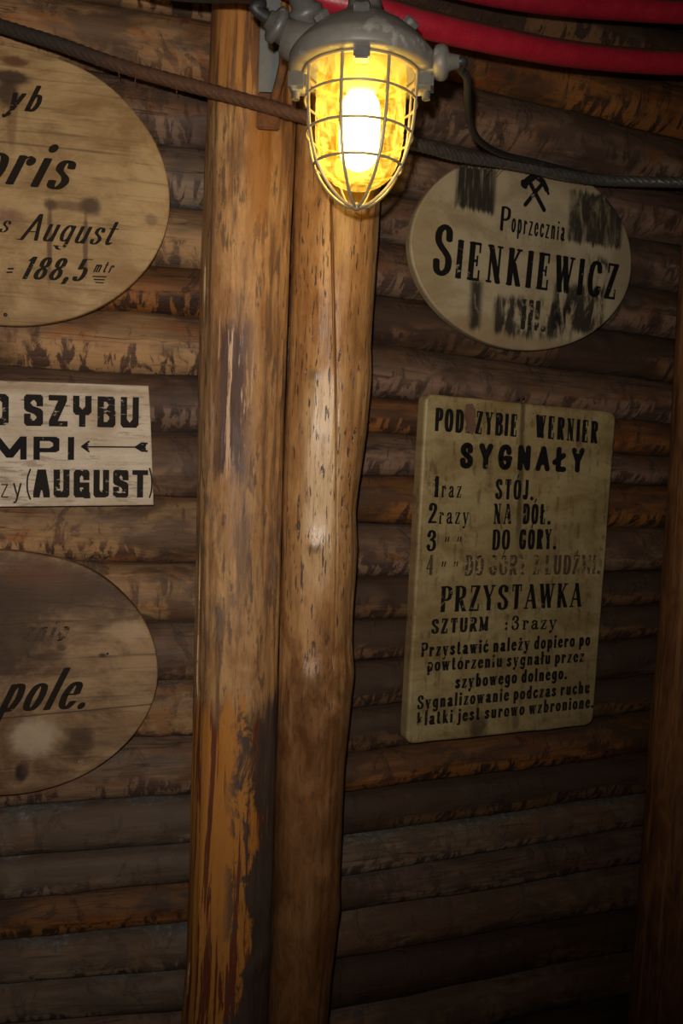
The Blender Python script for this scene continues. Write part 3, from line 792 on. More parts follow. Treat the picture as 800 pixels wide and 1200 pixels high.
class Sign:
    """a board on a wall: pixel outline -> real board parallel to the wall"""
    def __init__(s, W, name, label, outline, cpx, thick, off, mats, kind_cat='sign', bev=.004):
        s.W = W; s.off = off
        u, z = W.uz(*cpx, off); s.u0, s.z0 = u, z
        mw = W.mat(u, z, off)
        s.root = empty(name, label, kind_cat, mw)
        L2 = []
        for p in outline:
            a, b = W.uz(*p, off); L2.append((a - u, b - z))
        n = len(L2); bm = bmesh.new()
        area = sum(L2[i][0] * L2[(i + 1) % n][1] - L2[(i + 1) % n][0] * L2[i][1] for i in range(n))
        if area < 0: L2 = L2[::-1]
        def inset(d):
            out = []
            for i in range(n):
                a, b, c = Vector(L2[i - 1]), Vector(L2[i]), Vector(L2[(i + 1) % n])
                t = (c - a).normalized(); nn = Vector((-t.y, t.x)); out.append(b + nn * d)
            return out
        loops = [(inset(bev), 0.0), (inset(bev * .3), bev * .35), (inset(0), bev), (inset(0), thick - bev * .5), (inset(bev * .5), thick)]
        rings = [[bm.verts.new((p[0], y, p[1])) for p in lp] for lp, y in loops]
        for a, b in zip(rings, rings[1:]):
            for k in range(n): bm.faces.new((a[k], a[(k + 1) % n], b[(k + 1) % n], b[k]))
        bm.faces.new(rings[0][::-1]); bm.faces.new(rings[-1])
        s.board = obj('board', bm, mats, s.root, smooth=False)
        s.layer = 0

    def loc(s, px, py):
        a, b = s.W.uz(px, py, s.off); return Vector((a - s.u0, b - s.z0))

    def polys(s, name, polys, m, lift=.0006, label=None):
        s.layer += 1
        bm = bmesh.new(); y = -lift - s.layer * .00004
        for i, p in enumerate(polys):
            bm.faces.new([bm.verts.new((q[0], y - (i % 7) * .000015, q[1])) for q in p])
        o = obj(name, bm, m, s.root, smooth=False)
        if label: o['label'] = label
        return o

    def text(s, txt, bl, br, h, m, lean=.05, label=None, name='lettering', **kw):
        A, B, T = s.loc(*bl), s.loc(*br), s.loc(bl[0] + lean * h, bl[1] - h)
        ex = (B - A).normalized(); ey = (T - A).normalized(); H = (T - A).length; Wd = (B - A).length
        ps = text_polys(txt, Wd, H, **kw)
        return s.polys(name, [[A + ex * p[0] + ey * p[1] for p in q] for q in ps], m, label=label)

    def pxstrokes(s, name, strokes, m, label=None):
        """strokes: (list of px points, width in px) drawn straight on the board"""
        ps = []
        for pts, wd in strokes:
            L = [s.loc(*p) for p in pts]; k = (s.loc(pts[0][0] + 10, pts[0][1]) - s.loc(*pts[0])).length / 10
            pp = pen_poly(wd * k / 2, wd * k / 2)
            for a, b in zip(L, L[1:]):
                ps.append(convex([(a[0] + q[0], a[1] + q[1]) for q in pp] + [(b[0] + q[0], b[1] + q[1]) for q in pp]))
        return s.polys(name, ps, m, label=label)

    def nail(s, px, py, r=.004, m=None):
        p = s.loc(px, py); bm = bmesh.new()
        lathe(bm, [(.0001, .0026), (r * .6, .0022), (r, .001), (r, -.002)], 14)
        o = obj('nail', bm, m or M_NAIL, s.root)
        o.matrix_basis = Matrix.Translation((p[0], -.0004, p[1])) @ Matrix.Rotation(math.radians(90), 4, 'X')
        return o


def oval(cx, cy, a, b, sh, n=96, wob=.0):
    out = []
    for k in range(n):
        t = 2 * math.pi * k / n
        r = 1 + wob * noise.noise(Vector((math.cos(t) * 2, math.sin(t) * 2, cx)))
        out.append((cx + a * r * math.cos(t), cy + b * r * math.sin(t) + sh * a * math.cos(t)))
    return out


def board_mat(name, base, dark, light, spots=(), extra=None, grain=(3, 1, 70), rough=.6, grain_amt=.6, basemix=.25):
    n = NT(name); v = n.obj; x, y, z = n.sep(v)
    g1 = n.noise(n.mapping(v, grain), 1, 7, .72, .4)
    g2 = n.noise(n.mapping(v, (grain[0] * .6, 1, grain[2] * .25), loc=(3, 0, 1)), 1, 5, .6, .8)
    bl = n.noise(n.mapping(v, (5, 1, 9)), 1, 8, .72, .4); fi = n.noise(v, 55, 5, .65); md = n.math('ADD', n.math('MULTIPLY', n.noise(v, 22, 7, .72, .5), 1.5), -.25)
    col = n.mix(n.ss(bl, .36, .64), dark, light)
    col = n.mix(basemix, col, base)
    col = n.mix(n.math('MULTIPLY', n.ss(g1, .5, .66), grain_amt), col, [c * .55 for c in dark])
    col = n.mix(n.math('MULTIPLY', n.ss(g2, .5, .7), grain_amt * .6), col, light)
    col = n.mix(n.math('MULTIPLY', n.ss(fi, .6, .75), .3), col, [c * .4 for c in dark])
    for (cx, cz, rx, rz, c, a) in spots:
        col = n.mix(n.math('MULTIPLY', ellipse_mask(n, x, z, cx, cz, rx, rz, .45, md), a), col, c)
    if extra: col = extra(n, x, z, col, v)
    h = n.math('ADD', g1, n.math('MULTIPLY', fi, .4))
    return n.done(n.bsdf(col, rough, spec=.3, normal=n.bump(h, .3, .003)))


def late(s, mat): s.board.data.materials.append(mat)


# --- oval board, upper left
S1 = Sign(WL, 'oval_sign', 'large tan oval board lettered oris, upper left, under the dark rope', oval(0, 216, 199, 165, .09, wob=.01), (0, 216), .024, .045, None)
def sp(s, px, py, rx, rz, c, a):
    p = s.loc(px, py); k = (s.loc(px + 10, py) - p).length / 10
    return (p[0], p[1], rx * k, rz * k, c, a)
R1 = (.03, .010, .005)
def ex1(n, x, z, col, v):
    p0, p1 = S1.loc(0, 166), S1.loc(160, 183)
    sl_ = (p1[1] - p0[1]) / (p1[0] - p0[0])
    d = n.math('ABSOLUTE', n.math('SUBTRACT', z, n.math('ADD', n.math('MULTIPLY', x, sl_), p0[1] - p0[0] * sl_)))
    m = n.math('MULTIPLY', n.ss(d, .0035, .0008), n.ss(x, p1[0] + .05, p1[0] - .12))
    return n.mix(n.math('MULTIPLY', m, .6), col, (.09, .05, .022))
late(S1, board_mat('oval_tan_wood', (.34, .21, .088), (.20, .11, .038), (.46, .31, .15),
    [sp(S1, 106, 242, 12, 11, R1, .85), sp(S1, 59, 240, 8, 6, R1, .8), sp(S1, 100, 285, 3, 40, (.07, .028, .012), .75), sp(S1, 58, 285, 3, 42, (.07, .028, .012), .75),
     sp(S1, 82, 241, 26, 6, (.10, .045, .018), .7), sp(S1, 17, 72, 16, 6, (.09, .03, .012), .85), sp(S1, 12, 90, 24, 8, (.03, .014, .008), .9), sp(S1, 8, 110, 14, 16, (.04, .018, .009), .9), sp(S1, 14, 145, 6, 30, (.13, .06, .025), .55),
     sp(S1, 177, 258, 7, 7, (.14, .08, .04), .6), sp(S1, 150, 330, 25, 18, (.22, .11, .035), .6), sp(S1, 10, 255, 18, 10, (.13, .045, .03), .5)], ex1))
IT = dict(serif=False, slant=.42, thin=.02, square=False)
S1.text('yb', (4, 128), (44, 132), 32, M_PAINT_BROWN, pen=(.09, .025), gap=.08, **IT)
S1.text('oris', (-32, 212), (78, 223.5), 56, M_PAINT_BROWN, pen=(.085, .018), gap=.02, **IT)
S1.text('s', (-3, 272), (9, 273), 22, M_PAINT_BROWN, pen=(.07, .02), **IT)
S1.text('August', (22, 281), (131, 288), 32, M_PAINT_BROWN, pen=(.07, .02), gap=.03, **IT)
S1.text('=', (5, 326), (14, 326), 22, M_PAINT_BROWN, pen=(.05, .03), thin=.045, serif=True, slant=.2)
S1.text('188,5', (22, 327), (98, 330), 27, M_PAINT_BROWN, pen=(.10, .02), gap=.06, **IT)
S1.text('mtr', (108, 319), (131, 320), 14, M_PAINT_BROWN, pen=(.07, .03), gap=.12, **IT)
S1.pxstrokes('underline', [([(109, 324), (124, 324.5)], 1.6), ([(110.5, 327.5), (122, 328)], 1.6), ([(112, 331), (121, 331.5)], 1.4)], M_PAINT_BROWN)
S1.pxstrokes('underline', [([(12, 279), (26, 281)], 1.3)], M_PAINT_BROWN)
S1.pxstrokes('underline', [([(63, 288), (76, 290)], 1.6)], M_PAINT_BROWN)
S1.nail(6.5, 369, .0045, M_NAILD)

# --- white arrow board, left
S2 = Sign(WL, 'direction_board', 'whitewashed rectangular board with an arrow and AUGUST, between the two left ovals', [(-150, 446), (-60, 445.5), (0, 446), (90, 449), (174, 452), (176, 480), (178, 530), (180, 592), (100, 593), (0, 594), (-150, 596)], (60, 520), .022, .04, None, bev=.003)
def ex2(n, x, z, col, v):
    fl_ = n.noise(n.mapping(v, (14, 1, 95), loc=(2, 2, 2)), 1, 6, .7)
    big = n.noise(v, 5, 4, .6)
    p = S2.loc(60, 478)
    m = n.ss(n.math('ADD', fl_, n.math('MULTIPLY', n.math('SUBTRACT', big, .5), .5)), .56, .63)
    band = n.math('ADD', .3, n.math('MULTIPLY', ellipse_mask(n, x, z, p[0] + .01, p[1], .17, .03, .7), .9), clamp=True)
    return n.mix(n.math('MULTIPLY', m, n.math('ADD', band, .25, clamp=True)), col, (.20, .125, .07))
late(S2, board_mat('whitewashed_wood', (.52, .42, .315), (.40, .295, .20), (.62, .52, .41), [sp(S2, 60, 455, 120, 5, (.30, .2, .12), .6), sp(S2, 122, 490, 26, 14, (.35, .23, .12), .45)], ex2, grain=(4, 1, 120), rough=.75, grain_amt=.4))
SQK = dict(serif=False, font=SQ, square=True)
S2.text('O', (-18, 498), (10.5, 498.5), 37, M_PAINT_SIGN, lean=0, pen=(.10, .088), **SQK)
S2.text('SZYBU', (28, 499), (162.5, 501.5), 37, M_PAINT_SIGN, lean=.0, pen=(.10, .088), gap=.16, **SQK)
S2.text('MPI', (-9, 538.5), (89.5, 539), 27.5, M_PAINT, lean=0, pen=(.13, .095), gap=.26, **SQK)
S2.pxstrokes('arrow', [([(97, 523.5), (160, 524)], 1.8), ([(96, 523.3), (104, 517.5)], 2.2), ([(96, 523.3), (104, 529)], 2.2), ([(97, 523.3), (103, 521)], 2), ([(97, 523.3), (103, 526)], 2),
    ([(159, 524), (166, 519.5), (172, 519.8)], 2.4), ([(159, 524), (166, 528.2), (172, 528.6)], 2.4), ([(161, 523), (170, 522), (168.5, 524), (170, 526), (161, 525)], 2.6), ([(160, 524), (168, 524)], 3.5)], M_PAINT)
S2.text('z', (0, 583), (10.5, 583), 24, M_PAINT_WORN, lean=0, pen=(.03, .03), serif=False)
S2.text('y', (14, 583), (26.5, 583), 26, M_PAINT_WORN, lean=0, pen=(.04, .03), serif=False, dot=.03)
S2.text('(', (30, 583), (37, 583), 31, M_PAINT, lean=0, pen=(.03, .03), serif=True, thin=.03)
S2.text('AUGUST', (39, 583), (173, 583), 33, M_PAINT_SIGN, lean=0, pen=(.108, .09), gap=.13, **SQK)
S2.text(')', (174, 581), (179.5, 581), 30, M_PAINT, lean=0, pen=(.03, .03), serif=True, thin=.03)

# --- oval board, lower left
S3 = Sign(WL, 'oval_sign', 'dark weathered oval board lettered pole, lowest sign on the left', oval(0, 789, 185, 144, -.02, wob=.012), (0, 789), .026, .05, None)
def ex3(n, x, z, col, v):
    for (a, b, k) in (((0, 700), (165, 716), .5), ((0, 842), (170, 826), .8), ((0, 776), (150, 768), .35)):
        p0, p1 = S3.loc(*a), S3.loc(*b); q = (p1[1] - p0[1]) / (p1[0] - p0[0])
        d = n.math('ABSOLUTE', n.math('SUBTRACT', z, n.math('ADD', n.math('MULTIPLY', x, q), p0[1] - p0[0] * q)))
        col = n.mix(n.math('MULTIPLY', n.ss(d, .0028, .0006), k), col, (.05, .028, .015))
    return col
D3 = (.035, .016, .009)
late(S3, board_mat('oval_dark_wood', (.19, .105, .048), (.08, .037, .016), (.35, .22, .115),
    [sp(S3, 0, 740, 55, 70, D3, .8), sp(S3, 60, 690, 110, 34, (.06, .03, .015), .85), sp(S3, 40, 670, 40, 18, (.12, .045, .015), .6), sp(S3, 92, 870, 16, 22, D3, .7), sp(S3, 25, 905, 8, 13, (.02, .009, .008), .95), sp(S3, 30, 880, 6, 30, (.10, .05, .035), .6),
     sp(S3, 5, 860, 12, 35, (.12, .055, .02), .7), sp(S3, 120, 768, 4, 2.5, (.04, .02, .012), .9), sp(S3, 72, 759, 6, 4, D3, .7), sp(S3, 45, 770, 12, 4, D3, .6), sp(S3, 40, 865, 26, 22, (.46, .35, .24), .7), sp(S3, 150, 740, 25, 12, (.44, .30, .17), .6), sp(S3, 155, 845, 22, 10, (.2, .1, .04), .5)], ex3))
ITA = {'a': (5, [('C', [(4.2, 5), (3, X), (1.4, 6), (.5, 3.2), (1.3, .6), (2.7, 0), (4.2, 1.3)]), ('L', [(4.2, X), (4.2, 0)])])}
S3.text('znia', (23, 752), (76, 751), 26, M_PAINT_FADED, font=ITA, pen=(.09, .03), gap=.06, **IT)
S3.text('pole.', (-6, 835), (100, 830), 50, M_PAINT_BROWN, pen=(.078, .018), gap=.02, dot=.085, **IT)
S3.nail(92.5, 893, .003)
S3.nail(126, 766, .003, M_NAILD)

# --- oval street board, right
S4 = Sign(WR, 'oval_sign', 'cream oval board lettered SIENKIEWICZ with crossed hammers and black stains, right of the lamp', oval(610.5, 296, 130, 114, .085, wob=.008), (610, 296), .028, .05, None, bev=.006)
def ex4(n, x, z, col, v):
    st = n.noise(n.mapping(v, (95, 1, 7)), 1, 5, .65); st2 = n.noise(n.mapping(v, (38, 1, 9), loc=(4, 0, 2)), 1, 5, .65, .6)
    def bx(a, b, soft=.008):
        p, q = S4.loc(*a), S4.loc(*b)
        return box_mask(n, n.math('ADD', x, n.math('MULTIPLY', n.math('SUBTRACT', st2, .5), .012)), n.math('ADD', z, n.math('MULTIPLY', n.math('SUBTRACT', st, .5), .05)), p[0], q[0], q[1], p[1], soft)
    K = (.012, .010, .010)
    m = n.math('MULTIPLY', bx((536, 190), (579, 250)), n.ss(st, .30, .5, .45, 1))
    col = n.mix(n.math('MULTIPLY', m, .95), col, K)
    m = n.math('MULTIPLY', bx((668, 222), (727, 292)), n.ss(st2, .3, .55, .3, 1))
    col = n.mix(n.math('MULTIPLY', m, .92), col, K)
    for a, b, lo in (((552, 328), (562, 386), .3), ((580, 345), (668, 400), .42), ((650, 330), (705, 392), .38), ((570, 300), (600, 330), .5), ((690, 300), (712, 345), .45), ((586, 268), (665, 290), .52)):
        m = n.math('MULTIPLY', bx(a, b, .012), n.ss(st2, lo, lo + .16))
        col = n.mix(n.math('MULTIPLY', m, .92), col, K)
    # pale worn rim edge
    return col
late(S4, board_mat('oval_cream_paint', (.36, .30, .19), (.23, .175, .10), (.43, .36, .24), [sp(S4, 640, 200, 60, 12, (.20, .14, .08), .5), sp(S4, 730, 310, 14, 50, (.2, .14, .08), .5), sp(S4, 545, 260, 20, 8, (.24, .17, .1), .5), sp(S4, 630, 405, 60, 8, (.2, .13, .07), .5), sp(S4, 500, 300, 26, 60, (.25, .17, .08), .45), sp(S4, 560, 385, 40, 14, (.22, .13, .06), .5)], ex4, grain=(5, 1, 9), rough=.5, grain_amt=.25))
S4.text('P', (583.5, 270), (597, 272), 29, M_PAINT, lean=.08, pen=(.075, .045), serif=False)
S4.text('oprzecznia', (598, 272), (661, 283), 25, M_PAINT, lean=.08, pen=(.05, .04), serif=False, gap=.06)
AN = dict(serif=True, thin=.05)
S4.text('S', (504, 322), (529, 325), 61, M_PAINT, lean=.08, pen=(.075, .05), serif=False)
S4.text('IENKIEWICZ', (531, 326), (722, 352), 46, M_PAINT, lean=.09, pen=(.085, .042), thin=.036, serif=True, gap=.09)
S4.text('III.', (609, 386), (637, 389), 36, M_PAINT_WORN, lean=.08, pen=(.09, .05), serif=True, thin=.04, gap=.08)
S4.pxstrokes('hammer_emblem', [([(615, 240), (636, 214)], 4.2), ([(637, 246), (620, 213)], 4.6), ([(613.5, 216), (619, 211), (624.5, 207)], 7.5), ([(612.5, 214), (615, 218)], 6), ([(629, 208), (636, 213), (640, 222)], 5.5), ([(640, 221), (642, 227)], 3)], M_PAINT, label='crossed mining hammers')

# --- signal board, right
def rrect(tl, tr, br_, bl_, r):
    P4 = [Vector((*p, 0)) for p in (tl, tr, br_, bl_)]; out = []
    for i in range(4):
        p = P4[i]; a = (P4[i - 1] - p).normalized(); b = (P4[(i + 1) % 4] - p).normalized()
        for k in range(6):
            t = k / 5; q = (p + a * r).lerp(p, t).lerp(p.lerp(p + b * r, t), t); out.append((q.x, q.y))
        c = P4[(i + 1) % 4]
        for k in range(1, 9):
            t = k / 9; q = (p + b * r).lerp(c - b * r, t); q += Vector((noise.noise(Vector((i * 9, k * .9, 1))), noise.noise(Vector((i * 7, k * .8, 4))), 0)) * 1.0; out.append((q.x, q.y))
    return out
S5 = Sign(WR, 'signal_board', 'ochre rectangular board of hoist signals headed SYGNAŁY, below the cream oval', rrect((499, 461), (722.5, 483), (695, 850), (476, 873), 11), (600, 667), .045, .06, None, bev=.007)
def ex5(n, x, z, col, v):
    st = n.noise(n.mapping(v, (60, 1, 6)), 1, 5, .65); fi = n.noise(v, 30, 5, .65)
    # wet streak down from the nail
    p = S5.loc(613, 470); q = S5.loc(606, 660)
    xm = n.math('ADD', n.math('MULTIPLY', n.math('SUBTRACT', z, p[1]), (q[0] - p[0]) / (q[1] - p[1])), p[0])
    d = n.math('ABSOLUTE', n.math('ADD', n.math('SUBTRACT', x, xm), n.math('MULTIPLY', n.math('SUBTRACT', st, .5), .02)))
    m = n.math('MULTIPLY', n.ss(d, .014, .002), n.ss(z, q[1] - .02, q[1] + .16))
    col = n.mix(n.math('MULTIPLY', m, .8), col, (.055, .03, .016))
    m = n.math('MULTIPLY', n.ss(st, .5, .62), n.ss(fi, .46, .56))
    col = n.mix(n.math('MULTIPLY', m, .6), col, (.085, .05, .022))
    return n.mix(n.math('MULTIPLY', n.ss(n.noise(v, 16, 7, .75), .56, .66), .5), col, (.12, .075, .03))
late(S5, board_mat('ochre_painted_wood', (.275, .205, .09), (.18, .12, .045), (.36, .28, .14), [sp(S5, 482, 650, 7, 210, (.30, .17, .085), .6), sp(S5, 560, 852, 10, 14, (.06, .03, .02), .8), sp(S5, 604, 845, 4, 8, (.09, .04, .03), .7), sp(S5, 678, 515, 3, 7, (.13, .05, .03), .7), sp(S5, 620, 640, 50, 24, (.2, .14, .06), .5), sp(S5, 600, 690, 100, 14, (.2, .13, .055), .5), sp(S5, 640, 800, 60, 40, (.22, .16, .08), .4)], ex5, grain=(6, 1, 8), rough=.5, grain_amt=.3))
DI = dict(pen=(.09, .032), thin=.036, gap=.055)
S5.text('PODSZYBIE', (508, 505), (606, 512), 27.5, M_PAINT, space=.3, **DI)
S5.text('WERNIER', (626, 512.5), (700, 520), 27, M_PAINT, **DI)
S5.text('SYGNAŁY', (537, 549), (684, 554), 31, M_PAINT, pen=(.125, .11), serif=False, gap=.17)
S5.text('1', (506, 582.5), (515, 583), 25, M_PAINT, pen=(.1, .04), thin=.05)
S5.text('raz', (516, 583), (540.5, 583.5), 21, M_PAINT_SIGN, pen=(.06, .035), thin=.03)
S5.text('STÓJ.', (579, 585), (625, 586), 24, M_PAINT, **DI)
S5.text('2', (500, 614), (512, 614), 25, M_PAINT, pen=(.09, .05), thin=.05)
S5.text('razy', (513, 614), (549, 614), 21, M_PAINT, pen=(.06, .035), thin=.03)
S5.text('NA', (576.5, 614), (599, 614), 24, M_PAINT, **DI)
S5.text('DÓŁ.', (611, 614), (645, 614.5), 24, M_PAINT, **DI)
S5.text('3', (498, 646), (511, 646), 25, M_PAINT, pen=(.09, .05), thin=.05)
S5.text('" "', (519, 645), (541, 644.5), 24, M_PAINT_SIGN, pen=(.06, .04), thin=.035, space=.2)
S5.text('DO', (575, 644.5), (597, 644), 24, M_PAINT, **DI)
S5.text('GÓRY.', (607, 644), (651.5, 643.5), 24, M_PAINT, **DI)
S5.text('4', (497, 674), (508, 674), 24, M_PAINT_FADED, pen=(.08, .04), thin=.04, label='faded numeral')
S5.text('" "', (515, 674), (537, 673.5), 24, M_PAINT_SIGN, pen=(.06, .04), thin=.035, space=.2)
S5.text('DO GÓRY Z LUDŹMI.', (543, 674.5), (703, 672.5), 24, M_PAINT_FADED, space=.2, label='faded brown line of lettering', **DI)
S5.text('PRZYSTAWKA', (514, 717.5), (681, 711), 30.5, M_PAINT, **DI)
S5.text('SZTURM', (504, 743), (572, 739), 17.5, M_PAINT_SIGN, pen=(.12, .05), thin=.06, gap=.06)
S5.text(': 3 razy', (590, 738.5), (652, 737), 17, M_PAINT_SIGN, pen=(.09, .05), thin=.045, gap=.07, space=.12)
LW = dict(pen=(.10, .05), thin=.045, gap=.045, space=.26)
S5.text('Przystawić należy dopiero po', (492, 770), (691, 756.5), 17, M_PAINT, **LW)
S5.text('powtórzeniu sygnału przez', (499, 787), (684, 775.5), 16.5, M_PAINT, **LW)
S5.text('szybowego dolnego.', (532, 807), (664, 795.5), 16.5, M_PAINT, **LW)
S5.text('Sygnalizowanie podczas ruchu', (487.5, 831.5), (690.5, 812), 16.5, M_PAINT_SIGN, **LW)
S5.text('klatki jest surowo wzbronione.', (487, 851), (695, 829), 16.5, M_PAINT_SIGN, **LW)
# raw wood scar where the paint has come off over the S
sc_m = simple('bare_reddish_wood', (.13, .068, .042), .7, 0, .4, 60, .3, .5, (.12, .05, .03), .5, .6)
sc_pts = [(545, 474), (553, 473), (557, 482), (556, 492), (558, 500), (553, 510), (548, 506), (544, 508), (546, 497), (543, 488)]
o = S5.polys('paint_scar', [[tuple(S5.loc(*p)) for p in sc_pts]], sc_m, lift=.0009); o['label'] = 'bare reddish scar in the paint'
S5.nail(607, 467, .004, M_NAILD); S5.nail(613, 466, .004, M_NAILD)

# ------------------------------------------------------------------ rope, hoses, cables
def curve_thing(name, label, cat, pts, r, m, seg=14, rfun=None, step=.006):
    P = resample(catmull(pts, 16), step)
    base = P[0].copy()
    bm = bmesh.new(); tube(bm, [p - base for p in P], r, seg, True, rfun)
    o = obj(name, bm, m); o.location = base
    return tag(o, label, cat)


def rope_r(s, th): return .90 + .13 * abs(math.cos(3 * (th - s * 55))) + .03 * noise.noise(Vector((s * 40, math.cos(th) * 2, math.sin(th) * 2)))
rp = [(-150, -20, 1.83), (-60, 8, 1.825), (0, 30, 1.815), (70, 52, 1.80), (150, 80, 1.79), (245, 106, 1.785), (300, 121, 1.785), (355, 136, 1.785), (420, 152, 1.81), (490, 170, 1.93), (545, 184, 2.06), (600, 192, 2.16), (660, 205, 2.24), (700, 211, 2.30), (750, 213, 2.31), (800, 214, 2.30), (900, 216, 2.29), (1000, 214, 2.28)]
rope = curve_thing('wire_rope', 'old rusty twisted wire rope strung across both posts, sagging at the right', 'rope', [at(*p) for p in rp], .0142, rope_mat(), 36, rope_r, .004)
rm_ = rope.data.materials[0]
bm = bmesh.new()
fr = [(77, 66, 5, -1), (111, 79, 4, -2), (160, 93, -2, 4), (205, 104, 2, 5), (137, 86, 3, 5), (575, 203, -6, 1), (590, 202, -10, 3)]
for i, (x, y, dx, dy) in enumerate(fr):
    Yd = 1.785 if x < 400 else 2.09
    bm = bmesh.new(); P = catmull([at(x, y - 9, Yd) - rope.location, at(x + dx * .5, y - 3, Yd - .008) - rope.location, at(x + dx, y + dy, Yd - .01) - rope.location], 6)
    tube(bm, P, .0009, 6); obj('frayed_wire', bm, M_RUST, rope)

M_RED = red_mat()
def hose_r(s, th): return 1 + .004 * math.sin(s * 2 * math.pi / .014) + .012 * noise.noise(Vector((s * 22, th, 0)))
h1 = [(250, -60, 1.70), (330, -22, 1.70), (380, -3, 1.70), (440, 12, 1.72), (500, 29, 1.76), (560, 43, 1.82), (640, 59, 1.92), (700, 67, 2.0), (760, 72, 2.07), (820, 74, 2.12), (920, 74, 2.2)]
curve_thing('red_hose', 'thick red ribbed hose running behind the lamp cap, the lower of two', 'hose', [at(*p) for p in h1], .0275, M_RED, 22, hose_r, .003)
h2 = [(470, -34, 1.95), (540, -16, 1.97), (600, -4, 2.0), (660, 4, 2.05), (720, 9, 2.1), (800, 14, 2.16), (900, 17, 2.22)]
curve_thing('red_hose', 'dimmer red hose along the top right edge, the upper of two', 'hose', [at(*p) for p in h2], .0275, M_RED, 22, hose_r, .003)

# ------------------------------------------------------------------ the lamp
YL = 1.45
L0 = at(424, 87, YL)                                   # axis at the level of the cage rim
lamp = empty('mine_lamp', 'glowing grey caged mine lamp with amber glass hanging before the posts', 'lamp', Matrix.Translation(L0))
def lp(name, bm, m, parent=None, smooth=True): return obj(name, bm, m, parent or lamp, smooth)
# cap
bm = bmesh.new()
lathe(bm, [(.094, .004), (.096, -.004), (.122, -.003), (.125, .002), (.125, .020), (.121, .027), (.116, .033), (.110, .040), (.098, .052), (.078, .068), (.056, .082), (.038, .094), (.030, .104), (.028, .118), (.024, .124),
           (.0001, .126)], 72)
lathe(bm, [(.094, .004), (.090, .012), (.075, .03), (.05, .045), (.0001, .05)], 72)
cap = lp('cap', bm, M_CAST)
def part_at(mk, name, m, ang, r, z, parent, smooth=True, tilt=0):
    bm = bmesh.new(); mk(bm)
    o = obj(name, bm, m, parent, smooth)
    o.matrix_basis = Matrix.Rotation(ang, 4, 'Z') @ Matrix.Translation((r, 0, z)) @ Matrix.Rotation(tilt, 4, 'Y')
    return o
FRONT = -math.pi / 2
hexb = lambda bm: (lathe(bm, [(.0145, -.02), (.0145, .008), (.0115, .011)], 6, cap=True), lathe(bm, [(.017, -.02), (.017, -.002)], 20, cap=True))
for a in (FRONT - .06, FRONT - 1.0, FRONT + 1.15, FRONT + math.pi):
    part_at(hexb, 'bolt', M_CASTD, a, .082, .066, cap, False, math.radians(40))
part_at(lambda b: boxm(b, (-.02, -.013, -.022), (.005, .013, .004), bev=.003), 'clasp', M_CASTD, FRONT - .02, .112, -.002, cap, False)
part_at(lambda b: (boxm(b, (-.02, -.02, -.03), (.012, .02, .004), bev=.005), lathe(b, [(.007, -.042), (.007, -.02)], 12, cap=True)), 'clasp', M_CASTD, math.pi - .1, .113, 0, cap, False)
part_at(lambda b: (boxm(b, (-.02, -.02, -.03), (.012, .02, .004), bev=.005), lathe(b, [(.007, -.042), (.007, -.02)], 12, cap=True)), 'clasp', M_CASTD, -.1, .111, 0, cap, False)
# hanger: eye and rod up to the ceiling
bm = bmesh.new(); ztop = 3.06 - L0.z
lathe(bm, [(.019, .11), (.016, .13), (.016, .16), (.021, .168)], 20, cap=True)
tube(bm, [Vector((0, .0, .16)), Vector((0, 0, .3)), Vector((0, 0, ztop))], .010, 12)
lp('hanger', bm, M_CASTD)
# glass
bm = bmesh.new()
gp = [(.075, .015), (.077, -.01), (.077, -.055), (.076, -.10), (.073, -.128), (.065, -.153), (.052, -.173), (.034, -.185), (.016, -.190), (.0001, -.191)]
gp = [(v.x, v.y) for v in catmull([Vector((a, b, 0)) for a, b in gp], 5)]
lathe(bm, gp, 56)
n = NT('amber_glass')
sw = n.noise(n.mapping(n.obj, (30, 30, 22)), 1, 4, .6, 2.0); sw2 = n.noise(n.obj, 9, 3, .5, .5)
tr = n.t.nodes.new('ShaderNodeBsdfTransparent'); n._set(tr.inputs[0], n.mix(sw, (1, .80, .22), (1, .9, .40)))
tl = n.t.nodes.new('ShaderNodeBsdfTranslucent'); n._set(tl.inputs[0], n.mix(n.ss(sw, .35, .65), (.72, .42, .035), (1, .78, .16)))
gs = n.t.nodes.new('ShaderNodeBsdfGlossy'); gs.inputs['Roughness'].default_value = .12; gs.inputs[0].default_value = (.9, .9, .85, 1)
base_g = n.shmix(n.ss(n.math('ADD', sw, n.math('MULTIPLY', sw2, .3)), .45, .8, .09, .24), tr.outputs[0], tl.outputs[0])
M_GLASS = n.done(n.shmix(.05, base_g, gs.outputs[0]))
glass = lp('glass_globe', bm, M_GLASS)
# socket and bulb
bm = bmesh.new(); lathe(bm, [(.05, .04), (.046, .01), (.034, -.012), (.026, -.03), (.022, -.034), (.0001, -.034)], 40)
lp('socket', bm, M_SOCKET)
n = NT('bulb_glow'); em = n.t.nodes.new('ShaderNodeEmission'); em.inputs[0].default_value = (1, .84, .52, 1); em.inputs[1].default_value = BULB_STRENGTH
M_BULB = n.done(em.outputs[0])
bm = bmesh.new()
bp = [(.020, -.034), (.028, -.040), (.033, -.055), (.035, -.080), (.035, -.105), (.033, -.130), (.026, -.148), (.013, -.157), (.0001, -.159)]
lathe(bm, [(v.x, v.y) for v in catmull([Vector((a, b, 0)) for a, b in bp], 5)], 36)
lp('bulb', bm, M_BULB)
ll = bpy.data.lights.new('bulb_light', 'POINT'); llo = bpy.data.objects.new('bulb_light', ll); C.objects.link(llo)
ll.energy = LAMP_POWER; ll.color = (1, .68, .26); ll.shadow_soft_size = .045
llo.parent = lamp; llo.location = (0, 0, -.10)
